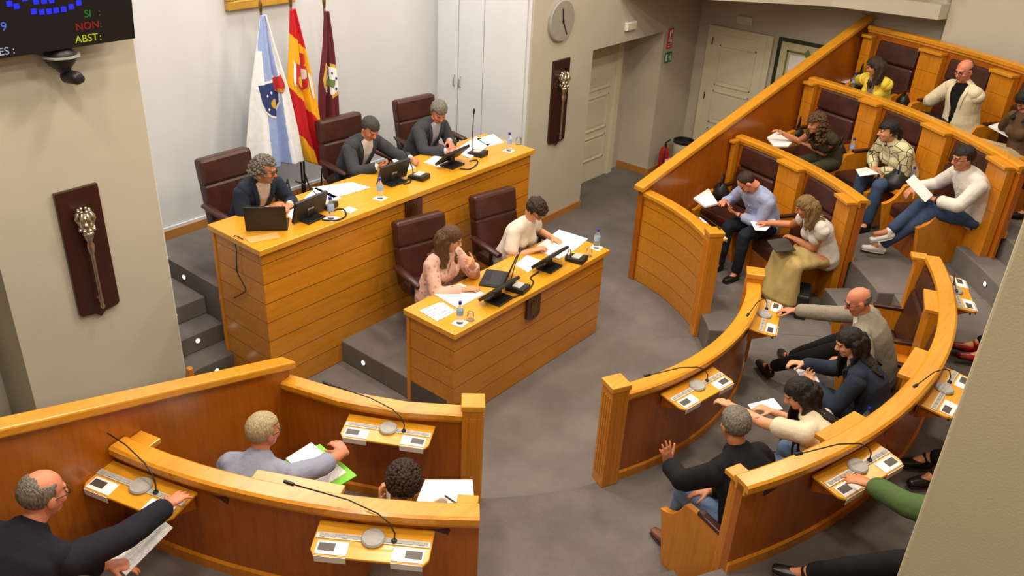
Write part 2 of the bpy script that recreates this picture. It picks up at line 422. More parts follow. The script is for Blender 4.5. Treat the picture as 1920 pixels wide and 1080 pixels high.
# ------------------------------------------------------------------ desks
def desk(name, label, x0, x1, y0, y1, zt, zb, over, grp=None):
    t = thing(name, label, 'desk', ((x0+x1)/2, (y0+y1)/2, zb))
    L = lambda a, b, c, d, e, f: (a-t.location.x, b-t.location.x, c-t.location.y, d-t.location.y, e-zb, f-zb)
    MB().box(*L(x0-over, x1+over, y0-over, y1, zt-.055, zt)).build('desktop', M['wood_top'], t, bevel=.006)
    MB().box(*L(x0, x1, y0, y0+.04, zb, zt-.045)).build('front_panel', M['wood_front'], t, bevel=.003)
    for a in (x0, x1-.04): MB().box(*L(a, a+.04, y0+.04, y1-.05, zb, zt-.045)).build('side_panel', M['wood_front'], t, bevel=.003)
    for a in (x0-.012, x1-.028): MB().box(*L(a, a+.04, y1-.05, y1-.01, zb, zt-.045)).build('edge_post', M['wood'], t, bevel=.003)
    return t
D1 = desk('presiding_desk', 'long wooden presiding desk with three officials on the raised dais', 3.90, 7.60, 5.845, 6.58, 1.53, 0, .035)
D2 = desk('clerk_desk', 'shorter wooden desk of the two women in front of the long desk', 4.72, 6.98, 4.33, 4.92, .99, 0, .04)
def crest(parent_desk, c, w, h, shield):
    x, y, z = c; px, py, pz = parent_desk.location
    m = MB(); hw = w/2
    poly = [(-hw, -h/2), (hw, -h/2), (hw, h/2), (-hw, h/2)] if not shield else [(-hw, -h/2+.04), (-hw*.6, -h/2+.01), (0, -h/2), (hw*.6, -h/2+.01), (hw, -h/2+.04), (hw, h/2), (-hw, h/2)]
    m.prism(poly, 0, -.03, Matrix.Translation((x-px, y-py, z-pz)), 'y')
    q = m.build('crest_plaque', M['maroon_plaque'], parent_desk, bevel=.004)
    k = MB(); T = Matrix.Translation((x-px, y-py-.034, z-pz))
    k.prism([(-.045, -.055), (0, -.085), (.045, -.055), (.045, .03), (-.045, .03)], 0, .006, T, 'y')
    for i in (-1, 0, 1): k.box(i*.03-.011, i*.03+.011, -.004, .004, .042, .075 if i else .085, T)
    k.box(-.05, .05, -.004, .004, .034, .044, T)
    k.build('crest', M['brass'], q)
crest(D1, (5.71, 5.845, 1.34), .22, .25, False); crest(D2, (5.79, 4.33, .80), .2, .26, True)

# ------------------------------------------------------------------ hemicycle joinery
def partition(label, R0, a0, a1, zin, zout, zr, mat_in, mat_out, post=(False, False), n=20, planked=False):
    t = thing('bench_partition', label, 'partition', (CX+R0*math.cos(R((a0+a1)/2)), CY+R0*math.sin(R((a0+a1)/2)), min(zin, zout)))
    ox, oy, oz = CX-t.location.x, CY-t.location.y, -t.location.z
    sw = lambda prof, A0, A1, nn: MB().sweep([(r, z+oz) for r, z in prof], A0, A1, nn, ox, oy)
    zb = min(zin, zout)
    sw([(R0-.03, zin), (R0, zin), (R0, zr-.03), (R0-.03, zr-.03)], a0, a1, n).build('inner_panel', mat_in, t, smooth=True, auto=40)
    sw([(R0, zout), (R0+.03, zout), (R0+.03, zr-.03), (R0, zr-.03)], a0, a1, n).build('outer_panel', mat_out, t, smooth=True, auto=40)
    w = .068
    prof = [(R0-w, zr-.05), (R0+w, zr-.05), (R0+w, zr-.012), (R0+w*.75, zr), (R0-w*.75, zr), (R0-w, zr-.012)]
    sw(prof, a0, a1, n).build('cap_rail', M['wood_rail'], t, smooth=True, auto=30)
    sw([(R0-.045, zr-.085), (R0+.045, zr-.085), (R0+.045, zr-.05), (R0-.045, zr-.05)], a0, a1, n).build('rail_moulding', M['wood_rail'], t, smooth=True, auto=40)
    sw([(R0+.03, zout), (R0+.045, zout), (R0+.045, zout+.07), (R0+.03, zout+.085)], a0, a1, n).build('plinth', M['wood'], t, smooth=True, auto=30)
    for flag, a, sg in ((post[0], a0, 1), (post[1], a1, -1)):
        if not flag: continue
        aa = R(a); e = V((math.cos(aa), math.sin(aa), 0)); T = Matrix.Translation(V((ox, oy, oz)) + e*R0) @ Matrix.Rotation(aa, 4, 'Z')
        p = MB().box(-.075, .075, -.075, .075, flag, zr+.04, T).build('end_post', M['wood'], t, bevel=.005)
        MB().box(-.085, .085, -.085, .085, zr+.04, zr+.09, T).build('post_cap', M['wood_rail'], p, bevel=.008)
        g = MB()
        for k in (-.045, -.015, .015, .045):
            g.box(k-.006, k+.006, -.08, .08, flag+.1, zr-.02, T); g.box(-.08, .08, k-.006, k+.006, flag+.1, zr-.02, T)
        g.build('post_fluting', M['wood'], p)
    return t
WP, WF = M['wood_panel'], M['wood_front']
partition('front partition of the left block, square post at its right end', 2.79, AL, AR-.3, 0, F1, Z1, WF, WP, (False, F1), 3)
partition('second partition of the left block behind the grey-haired man', 4.24, AL, AR, F1, F2, Z2, WP, WP, (False, False), 12)
partition('front partition of the right-hand front block, square post at its left end', 2.74, BL+1.6, BR-2, 0, F1, Z1, WF, WP, (F1, F1), 20)
partition('long curved partition behind the four people of the right front block', 4.27, BL, BR, F1, F2, Z2, WP, WP, (False, False), 24)
partition('planked front partition of the far right block', 2.50, CL, CRR, 0, F1, Z1, WF, WP, (False, .002), 12)
partition('middle partition of the far right block behind the blue-shirted man', 4.07, CL, CRR, F1, F2, Z2, WP, WP, (False, False), 14)
partition('upper partition of the far right block behind the curly-haired woman', 5.40, CL, -47.5, F2, F3, Z3, WP, WP, (False, False), 16)
partition('topmost partition against the back wall of the far right block', 6.55, CL, -46, F3, F3, Z4, WP, WP, (False, False), 16)
def side_wall(label, a, r0, r1, z0, z1, zb):
    e = V((math.cos(R(a)), math.sin(R(a)), 0)); n = V((-e.y, e.x, 0)); P0 = V((CX, CY, 0))+e*r0
    t = thing('side_partition', label, 'partition', P0, R(a)); L = r1-r0
    MB().prism([(0, zb), (L, zb), (L, z1-.03), (0, z0-.03)], -.035, .035, None, 'y').build('panel', WP, t)
    s = (z1-z0)/L
    MB().prism([(-.05, z0-.05-.05*s), (L, z1-.05), (L, z1+.012), (-.05, z0+.012-.05*s)], -.07, .07, None, 'y').build('cap_rail', M['wood_rail'], t, bevel=.012)
    return t
side_wall('sloping side partition of the left block below the left wall', AL-.6, 2.76, 6.4, 1.27, 2.62, 0)
side_wall('tall sloping side partition of the far right block beside the doors', CL+.9, 2.44, 6.68, 1.22, 2.74, 0)

def frame_at(az, r, z): return ((CX+r*math.cos(R(az)), CY+r*math.sin(R(az)), z), R(az+90))
def bench_seat(label, az, Rr, f, grp, ends=(False, False)):
    loc, rz = frame_at(az, Rr-.04, f)
    t = thing('bench_seat', label, 'seat', loc, rz, grp)
    hw = .30
    MB().box(-hw, hw, .10, .60, .30, .46).build('seat_cushion', M['leather'], t, bevel=.035)
    MB().box(-hw, hw, .06, .58, .0, .30).build('seat_base', M['wood_panel'], t, bevel=.005)
    T = Matrix.Translation((0, .02, .44)) @ Matrix.Rotation(R(7), 4, 'X')
    MB().box(-hw, hw, 0, .11, 0, .47, T).build('backrest', M['leather'], t, bevel=.03)
    MB().box(-hw, hw, 0, .10, .475, .735, T).build('headrest', M['leather'], t, bevel=.03)
    prof = [(0, 0), (.60, 0), (.67, .36), (.69, .43), (.62, .45), (.56, .49), (.51, .56), (.47, .64), (.36, .655), (.0, .655)]
    for s in (-1, 1):
        a = MB().prism(prof, s*hw, s*(hw+.05), None, 'x').build('armrest', M['wood'], t, bevel=.006)
        MB().box(s*(hw+.025)-.03, s*(hw+.025)+.03, .04, .35, .652, .685).build('arm_pad', M['leather'], a, bevel=.01)
    for i, s in enumerate((-1, 1)):
        if ends[i]:
            MB().box(min(s*(hw+.0), s*(hw+.10)), max(s*(hw+.0), s*(hw+.10)), -.0, .10, 0, 1.19).build('end_panel', M['wood'], t, bevel=.006)
            MB().box(min(s*hw, s*(hw+.12)), max(s*hw, s*(hw+.12)), -.0, .14, 1.19, 1.225).build('end_cap', M['wood_rail'], t, bevel=.006)
    return t
def console(label, az, Rr, f, w, grp, box=True):
    loc, rz = frame_at(az, Rr-.04, f)
    t = thing('seat_console', label, 'console', loc, rz, grp)
    MB().box(-w/2, w/2, 0, .09, 0, 1.19).build('infill_panel', M['wood_front' if False else 'wood'], t, bevel=.004)
    MB().box(-w/2-.005, w/2+.005, 0, .135, 1.19, 1.225).build('panel_cap', M['wood_rail'], t, bevel=.005)
    for z in (.72, .96): MB().box(-w/2, w/2, .086, .0905, z, z+.006).build('panel_groove', M['wood_panel'], t)
    if box:
        MB().box(-w/2+.0, w/2-.0, .09, .50, .50, .56).build('console_shelf', M['wood'], t, bevel=.006)
        MB().box(-w/2, w/2, .09, .12, 0, .50).build('console_body', M['wood_panel'], t)
    return t
SEATS = {}
def row(name, seats, Rr, f, azL, azR, labels, clabels, grp):
    # azL > azR numerically (clockwise order along the row); consoles fill the gaps
    hwdeg = math.degrees(.355/(Rr-.1))
    for i, a in enumerate(seats):
        SEATS[name+str(i)] = (a, Rr, f)
        bench_seat(labels[i], a, Rr, f, grp, (i == len(seats)-1 and azR is None, i == 0 and azL is None))
    edges = []
    s = sorted(seats)
    for a, b in zip(s, s[1:]):
        edges.append((a+hwdeg, b-hwdeg))
    if azL is not None: edges.append((s[-1]+hwdeg, azL))
    if azR is not None: edges.append((azR, s[0]-hwdeg))
    for k, (e0, e1) in enumerate(sorted(edges)):
        w = R(e1-e0)*(Rr-.1)
        if w > .04: console(clabels[k] if k < len(clabels) else clabels[-1], (e0+e1)/2, Rr, f, w, grp.replace('seats', 'consoles'), w > .2 and e0 != azR)
row('A', [-143.4, -160.5], 4.24, F1, None, AL, ['bench seat of the curly-haired man holding a phone', 'bench seat of the grey-haired man in a blue-grey shirt'],
    ['wooden infill beside the sloping side partition, left of the grey-haired man', 'wooden console between the two men of the left block'], 'bench seats of the left block')
row('B', [-64, -79, -95, -110.6], 4.27, F1, None, None, ['bench seat of the bald man in a grey blazer', 'bench seat of the dark-haired woman in a navy jacket', 'bench seat of the woman in a cream top', 'bench seat of the man in a black shirt'],
    ['wooden console between the black-shirted man and the cream-topped woman', 'wooden console between the cream-topped and navy-jacketed women', 'wooden console between the navy-jacketed woman and the bald man'], 'bench seats of the right front block')
row('C', [-17.6, -33.0], 4.07, F1, CL, -42, ['bench seat of the man in a pale blue shirt', 'bench seat of the woman in a long khaki skirt'],
    ['wooden end infill right of the woman in the khaki skirt', 'wooden console between the blue-shirted man and the khaki-skirted woman', 'wooden infill beside the side partition, left of the blue-shirted man'], 'bench seats of the first far right row')
row('D', [-17.0, -27.6, -39.4], 5.40, F2, CL, -46.8, ['bench seat of the curly-haired woman in a sleeveless top', 'bench seat of the dark-haired woman in a patterned cream jacket', 'bench seat of the man in a white shirt and jeans'],
    ['wooden end infill right of the man in a white shirt', 'wooden console between the white-shirted man and the patterned-jacket woman', 'wooden console between the patterned-jacket woman and the curly-haired woman', 'wooden infill left of the curly-haired woman'], 'bench seats of the second far right row')
row('E', [-16.0, -25.2, -34.4, -43.5], 6.55, F3, CL, None, ['bench seat of the woman in a yellow cardigan', 'bench seat of the man in a cream jacket', 'bench seat of the woman writing at the right edge of the photo', 'end bench seat of the top row at the right aisle'],
    ['wooden console right of the woman writing at the right edge', 'wooden console between the cream-jacketed man and the woman at the right edge', 'wooden console between the yellow cardigan and the cream jacket', 'wooden infill left of the woman in a yellow cardigan'], 'bench seats of the top far right row')
row('F', [-161, -145], 5.82, F2, None, None, ['bench seat of the man in a dark suit at the bottom left corner', 'bench seat behind the microphone shelf at the bottom of the photo'], ['wooden console beside the man at the bottom left corner'], 'bench seats of the second left row')
row('G', [-67, -87, -109], 5.82, F2, None, None, ['bench seat of the person in red shoes behind the column', 'bench seat of the person in black shoes behind the column', 'bench seat of the person in the green sleeve behind the column'],
    ['wooden console left of the green-sleeved person', 'wooden console right of the black-shoed person'], 'bench seats of the second row behind the column')

# microphone shelves on the outer side of the rails
def mic_shelf(label, az, Rr, zr, grp='microphone shelves', cards=(1, 1)):
    loc, rz = frame_at(az, Rr+.03, zr-.115)
    t = thing('microphone_shelf', label, 'shelf', loc, rz, grp)
    T = Matrix.Rotation(R(6), 4, 'X')
    poly = [(-.32, -.0), (.32, -.0), (.32, -.20), (.295, -.238), (-.295, -.238), (-.32, -.20)]
    b = MB().prism(poly, -.02, .0, T).build('board', M['wood_top'], t, bevel=.006)
    MB().prism([(-.0, -.02), (-.20, -.04), (-.0, -.14)], -.29, .29, None, 'x').build('bracket', M['wood_panel'], t)
    MB().box(-.31, .31, -.125, -.085, 0, .006, T).build('control_strip', M['strip'], t)
    pr = [(-.30, .005)]
    for i in range(10): pr += [(-.29+i*.06, .0065), (-.29+i*.06, .010), (-.262+i*.06, .010), (-.262+i*.06, .0065)]
    MB().prism(pr+[(.30, .0065), (.30, .005)], -.117, -.094, T, 'y').build('button_row', M['grey_metal'], t)
    MB().lathe([(.062, 0), (.066, .012), (.058, .022), (.02, .024)], 24, T @ Matrix.Translation((.0, -.10, 0))).build('speaker', M['grey_metal'], t, smooth=True, auto=40)
    pts = [V((.115, -.105, 0)), V((.118, -.10, .05)), V((.09, -.085, .10)), V((.02, -.06, .14)), V((-.15, -.02, .18)), V((-.46, .02, .215))]
    mi = MB().tube(pts, .0045, 6).build('microphone_stem', M['black'], t, smooth=True)
    MB().loft([pts[-1], pts[-1]+V((-.05, .006, .01))], [.011, .011], n=10).build('microphone_head', M['black'], mi, smooth=True)
    MB().lathe([(.016, 0), (.016, .016), (.01, .022)], 12, T @ Matrix.Translation((.115, -.105, 0))).build('microphone_base', M['black'], mi)
    for s, c in ((-1, cards[0]), (1, cards[1])):
        if not c: continue
        q = MB().box(s*.205-.085, s*.205+.085, -.228, -.14, .001, .004, T).build('name_card', M['paper'], t)
        MB().box(s*.205+s*.03-.045, s*.205+s*.03+.045, -.205, -.155, .004, .0055, T).build('card_picture', M['photo'], q)
        MB().box(s*.205-.085, s*.205+.085, -.243, -.24, -.045, .0, T).build('card_holder', M['white_plastic'], t)
        MB().tube([(s*.22, -.20, -.03), (s*.22, -.20, -.06), (s*.22-.012, -.21, -.10)], .007, 6).build('hook', M['black'], t)
    return t
mic_shelf('microphone shelf on the left front partition, touched by the grey-haired man', -149.6, 2.79, Z1)
mic_shelf('microphone shelf touched by the man in a dark suit at bottom left', -163.6, 4.24, Z2)
mic_shelf('microphone shelf at the bottom of the photo with both cards in full view', -145, 4.24, Z2)
mic_shelf('microphone shelf touched by the cream-topped woman', -100, 2.74, Z1)
mic_shelf('microphone shelf reached by the bald man', -71, 2.74, Z1)
mic_shelf('microphone shelf under the hand of the green-sleeved person', -105, 4.27, Z2)
mic_shelf('unused microphone shelf on the curved rail behind the navy-jacketed woman', -88, 4.27, Z2)
mic_shelf('unused microphone shelf on the curved rail nearest the red shoes', -65.5, 4.27, Z2)
mic_shelf('microphone shelf inside the planked front of the far right block', -31, 2.50, Z1)

# ------------------------------------------------------------------ swivel chairs
def chair_proto(label, grp):
    t = thing('office_chair', label, 'chair', (0, 0, 0), 0, grp)
    MB().box(-.29, .29, -.27, .28, .42, .54).build('seat', M['leather'], t, bevel=.04)
    T = Matrix.Translation((0, -.25, .46)) @ Matrix.Rotation(R(9), 4, 'X')
    MB().box(-.285, .285, -.07, .055, .0, .42, T).build('backrest', M['leather'], t, bevel=.03)
    MB().box(-.285, .285, -.08, .06, .405, .67, T).build('headrest', M['leather'], t, bevel=.035)
    MB().box(-.275, .275, -.085, .0, .02, .65, T).build('back_shell', M['leather'], t, bevel=.03)
    for s in (-1, 1):
        a = MB().loft([(s*.33, -.24, .70), (s*.34, .0, .69), (s*.34, .20, .68)], [(.04, .025), (.045, .028), (.04, .025)], side=(1, 0, 0)).build('armrest', M['leather'], t, smooth=True)
        MB().tube([(s*.34, .08, .68), (s*.33, .05, .55), (s*.22, 0, .45)], .02).build('arm_support', M['black'], a, smooth=True)
    MB().tube([(0, 0, .44), (0, 0, .10)], .035, 12).build('column', M['black'], t, smooth=True)
    for k in range(5):
        an = 2*PI*k/5+.3; e = V((math.cos(an), math.sin(an), 0))
        g = MB().loft([(0, 0, .12), e*.30+V((0, 0, .085))], [(.03, .022), (.02, .014)]).build('base_leg', M['black'], t, smooth=True)
        MB().lathe([(.03, -.02), (.034, 0), (.03, .02)], 12, Matrix.Translation(e*.30+V((0, 0, .036))) @ Matrix.Rotation(R(90), 4, 'X')).build('caster', M['black'], g, smooth=True)
    return t
CHAIR = chair_proto('maroon leather high-back chair of the bespectacled man at the left end of the dais', 'leather office chairs')
def place_chair(x, y, z, rz, label, first=False):
    c = CHAIR if first else copy_tree(CHAIR)
    c.location = (x, y, z); c.rotation_euler = (0, 0, rz); c['label'] = label; return c
place_chair(4.50, 6.86, DZ, PI-.0, CHAIR['label'], True)
place_chair(6.06, 7.02, DZ, PI-.05, 'maroon leather high-back chair of the middle official on the dais')
place_chair(7.17, 7.0, DZ, PI-.12, 'maroon leather high-back chair nearest the white cupboard on the dais')
place_chair(5.54, 5.32, .24, PI-.22, 'maroon leather high-back chair of the woman in the pink blouse')
place_chair(6.58, 5.24, .24, PI-.18, 'maroon leather high-back chair of the woman in the white top')

# ------------------------------------------------------------------ wall pieces
def mace_plaque(x0, label):
    t = thing('mace_plaque', label, 'plaque', (x0, 6.5, 1.66))
    w, h = .17, .56
    poly = [(-w, -h+.07), (-w+.02, -h+.045), (-.04, -h+.03), (0, -h-.01), (.04, -h+.03), (w-.02, -h+.045), (w, -h+.07), (w, h), (-w, h)]
    MB().prism(poly, 0, -.035, None, 'y').build('board', M['wood_dark'], t, bevel=.006)
    T = Matrix.Translation((0, -.085, 0))
    mc = MB().lathe([(.012, -.47), (.022, -.45), (.012, -.42), (.02, -.40), (.014, -.37), (.016, 0.02), (.026, .05), (.03, .10), (.02, .13), (.034, .16), (.04, .20), (.03, .225), (.05, .25), (.06, .28), (.05, .30), (.03, .31)], 18, T).build('mace', M['silver'], t, smooth=True)
    k = MB()
    for i in range(8):
        a = 2*PI*i/8; e = V((math.cos(a), math.sin(a), 0))
        k.loft([V((0, -.085, .29))+e*.05, V((0, -.085, .34))+e*.068, V((0, -.085, .385))+e*.045], [.012, .016, .008], n=8)
        k.ell(V((0, -.085, .395))+e*.042, .014, u=8, v=6); k.ell(V((0, -.085, .24))+e*.052, .016, u=8, v=6)
    k.ell((0, -.085, .33), (.045, .045, .04), u=12, v=8); k.ell((0, -.085, .2), (.045, .045, .03))
    k.build('crown', M['silver'], mc, smooth=True)
    for z in (.12, -.40): MB().box(-.012, .012, -.09, -.03, z-.008, z+.008).build('hanger', M['silver'], t)
mace_plaque(2.745, 'dark shield-shaped board with a silver-gilt mace on the left wall')
mace_plaque(8.95, 'dark shield-shaped board with a silver-gilt mace below the clock')
t = thing('wall_clock', 'round grey clock without numerals on the wall above the right mace', 'clock', (8.88, 6.5, 2.70))
T = Matrix.Rotation(R(90), 4, 'X')
MB().lathe([(.25, 0), (.25, .035), (.24, .045)], 48, T).build('case', M['grey_metal'], t, smooth=True, auto=30)
MB().lathe([(.236, .04), (.236, .047)], 48, T).build('dial', M['clock'], t)
for a, L, w in ((8, .15, .009), (-152, .19, .006)):
    MB().box(-w, w, -.056, -.05, -.03, L, Matrix.Rotation(R(-a), 4, 'Y') @ Matrix.Identity(4)).build('hand', M['black'], t)
MB().lathe([(.014, .045), (.014, .06)], 12, T).build('hub', M['black'], t)
def elight(loc, rz, label):
    t = thing('emergency_light', label, 'light', loc, rz, 'emergency lights above the doors')
    MB().box(-.12, .12, -.05, 0, -.055, .055).build('housing', M['white_plastic'], t, bevel=.008)
    MB().box(-.105, .105, -.056, -.05, -.042, .042).build('diffuser', M['cream_plastic'], t, bevel=.003)
    MB().ell((-.1, -.055, .04), .006).build('indicator', M['led_green'], t)
elight(aty(1180, 48, 6.5), 0, 'white emergency light above the left doorway on the front wall')
elight(atx(1398, 38, 12.5), R(-90), 'white emergency light above the door in the right wall')
p = aty(1256, 70, 6.5); t = thing('fire_sign', 'red fire extinguisher sign with white symbols in the wall corner', 'sign', p)
MB().box(-.07, .07, -.012, 0, -.16, .13).build('sign_board', M['red_sign'], t)
k = MB(); k.box(-.03, .0, -.016, -.012, .02, .10).box(.02, .045, -.016, -.012, .06, .11).box(-.05, .05, -.016, -.012, -.005, .003).box(-.045, -.01, -.016, -.012, -.06, -.02).box(.01, .045, -.016, -.012, -.07, -.03).box(-.05, .05, -.016, -.012, -.1, -.09).box(-.05, .05, -.016, -.012, -.135, -.125)
k.build('sign_symbols', M['white_sign'], t)
p = aty(1252, 107, 6.5); t = thing('exit_sign', 'green emergency exit sign with white door and arrow below the red sign', 'sign', p)
MB().box(-.095, .095, -.012, 0, -.075, .075).build('sign_board', M['green_sign'], t)
k = MB(); k.box(-.08, -.045, -.016, -.012, -.05, .05).box(.0, .05, -.016, -.012, -.006, .006).prism([(-.005, 0), (.02, .025), (.02, -.025)], -.016, -.012, None, 'y').ell((.06, -.014, .035), (.009, .003, .009)).box(.055, .067, -.016, -.012, -.03, .022).box(.05, .06, -.016, -.012, -.055, -.03).box(.066, .076, -.016, -.012, -.05, -.02)
k.build('sign_symbols', M['white_sign'], t)
t = thing('fire_extinguisher', 'red fire extinguisher standing on the floor beside the cream bin', 'fire extinguisher', (11.62, 6.32, 0))
MB().lathe([(.07, 0), (.08, .02), (.08, .38), (.06, .45), (.025, .48), (.025, .50)], 24).build('cylinder', M['red'], t, smooth=True, auto=40)
MB().box(-.055, .055, -.083, -.06, .12, .30).build('label', M['white_sign'], t)
MB().tube([(0, 0, .5), (0, 0, .54), (.1, -.02, .57)], .014).build('valve_handle', M['black'], t)
MB().tube([(0, -.02, .52), (-.08, -.05, .46), (-.1, -.05, .25), (-.09, -.05, .12)], .012).build('hose', M['black'], t, smooth=True)
t = thing('waste_bin', 'cream cylindrical waste bin with dark rim in the corner', 'bin', (12.02, 6.22, 0))
MB().lathe([(.14, 0), (.15, .02), (.165, .5), (.155, .5), (.14, .05), (.02, .04)], 28).build('body', M['cream_plastic'], t, smooth=True, auto=40)
MB().lathe([(.168, .48), (.17, .515), (.15, .515), (.15, .44), (.01, .42)], 28).build('rim', M['black'], t, smooth=True, auto=40)
t = thing('framed_document', 'green framed document hanging right of the door in the right wall', 'picture', (12.5, 4.72, 1.72), R(-90))
m = MB().box(-.46, .46, -.04, 0, .47, .52).box(-.46, .46, -.04, 0, -.52, -.47).box(-.46, -.41, -.04, 0, -.47, .47).box(.41, .46, -.04, 0, -.47, .47); m.build('frame', M['dark_green'], t, bevel=.006)
MB().box(-.41, .41, -.02, 0, -.47, .47).build('mat', M['mat_board'], t)
m = MB().box(-.31, .31, -.024, -.02, .33, .36).box(-.31, .31, -.024, -.02, -.36, -.33).box(-.31, -.285, -.024, -.02, -.36, .36).box(.285, .31, -.024, -.02, -.36, .36)
m.prism([(-.03, .30), (.03, .30), (.04, .36), (0, .42), (-.04, .36)], -.025, -.02, None, 'y'); m.build('ornament', M['olive'], t)
MB().box(-.25, .25, -.0235, -.0205, -.3, .3).build('document', M['paper'], t)
# gilt frame at the top of the alcove wall
t = thing('gilt_frame', 'lower edge of a large gilt frame above the flags on the white wall', 'picture', (5.65, 8.05, 3.0))
MB().box(-.42, .42, -.07, 0, .0, .09).box(-.42, -.33, -.07, 0, .09, 1.2).box(.33, .42, -.07, 0, .09, 1.2).box(-.42, .42, -.07, 0, 1.2, 1.29).build('frame', M['gold'], t, bevel=.01)
MB().box(-.33, .33, -.03, 0, .09, 1.2).build('canvas', plain('dark_canvas', (.05, .035, .025), .6), t)
# cupboard doors in the alcove's right-hand side wall
t = thing('wall_cupboard', 'white built-in cupboard doors in the right side of the alcove', 'cupboard', (8.33, 7.35, DZ))
ys = [8.02, atx(857, 178, 8.3).y, atx(903, 180, 8.3).y, 6.56]
for i, (b, a) in enumerate(zip(ys, ys[1:])):
    d = MB().box(-.025, 0, a-7.35+.006, b-7.35-.006, .0, 3.4).build('door', M['white_door'], t, bevel=.004)
    if i < 2:
        hy = (a-7.35+.05) if i == 0 else (b-7.35-.05)
        MB().tube([(-.03, hy, .98), (-.055, hy, .99), (-.055, hy, 1.11), (-.03, hy, 1.12)], .008).build('handle', M['metal'], d, smooth=True)

# results screen on the left wall
s0, s1 = aty(0, 112, 6.3), aty(250, 70, 6.3)
t = thing('voting_screen', 'large black voting display high on the left wall', 'screen', (s1.x-.85, 6.30, s1.z))
T = Matrix.Rotation(R(7), 4, 'X')
scr = MB().box(-.85, .85, -.03, .03, 0, 1.0, T).build('panel', M['screen'], t, bevel=.006)
MB().box(-.3, .3, .0, .2, .3, .7).build('wall_mount', M['black'], t)
def glyph(txt, px, py, h, mat, name='lettering'):
    P = aty(px, py, 6.265) - t.location
    cu = bpy.data.curves.new(name, 'FONT'); cu.body = txt; cu.size = h*1.4; cu.align_x = 'CENTER'; cu.align_y = 'CENTER'; cu.extrude = .001
    o = bpy.data.objects.new('tmp', cu); COL.objects.link(o)
    bpy.context.view_layer.update()
    me = bpy.data.meshes.new_from_object(o.evaluated_get(bpy.context.evaluated_depsgraph_get())); bpy.data.objects.remove(o)
    me.materials.append(mat); me.name = name
    q = link(bpy.data.objects.new(name, me), scr); q.matrix_local = T @ Matrix.Translation((P.x, -.032, P.z/math.cos(R(7)))) @ Matrix.Rotation(R(90), 4, 'X')
    return q
glyph('SI', 161, 24, .052, M['led_green']); glyph(':', 183, 21, .05, M['led_dim'])
glyph('NON', 162, 47, .052, M['led_red']); glyph(':', 187, 44, .05, M['led_dim'])
glyph('ABST', 162, 71, .052, M['led_yellow']); glyph(':', 188, 68, .05, M['led_yellow'])
glyph('ES :', 12, 95, .052, M['led_white']); glyph('9', 4, 48, .058, M['led_lblue'])
for i, (px, py) in enumerate(((12, 4), (26, 9), (59, 19), (74, 20), (88, 19), (101, 17), (115, 15), (129, 10), (62, 0), (77, -1), (91, -2), (40, -6), (143, 3))):
    P = aty(px, py, 6.265) - t.location
    MB().box(P.x-.018, P.x+.018, -.034, -.03, P.z/math.cos(R(7))-.018, P.z/math.cos(R(7))+.018, T).build('seat_marker', M['led_blue'], scr)
p = aty(122, 108, 6.3)
t = thing('dome_camera', 'dark conference camera on a small wall shelf below the voting screen', 'camera', (p.x, 6.5, p.z))
pl = [(-.13, 0), (.13, 0), (.13, -.16), (.09, -.24), (.0, -.27), (-.09, -.24), (-.13, -.16)]
MB().prism(pl, -.0, .012).build('shelf', M['grey_metal'], t)
MB().loft([(0, -.13, -.005), (0, -.14, -.05), (0, -.15, -.09)], [(.115, .12), (.09, .1), (.05, .05)], side=(1, 0, 0)).build('housing', M['black'], t, smooth=True)
hd = MB().loft([(.02, -.12, -.15), (.05, -.22, -.15)], [(.052, .05), (.05, .048)]).build('camera_head', M['black'], t, smooth=True)
MB().lathe([(.03, 0), (.03, .01), (.01, .012)], 14, Matrix.Translation((.056, -.245, -.15)) @ Matrix.Rotation(R(80), 4, 'X')).build('lens', M['screen'], hd)
MB().tube([(0, -.02, .01), (0, -.03, .06), (.04, -.05, .03)], .012).build('cable', M['cable'], t)

# right foreground column
e1 = at(1681, 1080, 3.0); e2 = at(1860, 640, 3.0)
ang = math.atan2(e1.y, e1.x); d0 = 2.6
cp = V((math.cos((ang)), math.sin(ang), 0))*d0
structure(MB().box(cp.x, cp.x+.6, cp.y-.75, cp.y, 0, 6).build('wall_column', M['column'], bevel=.01))

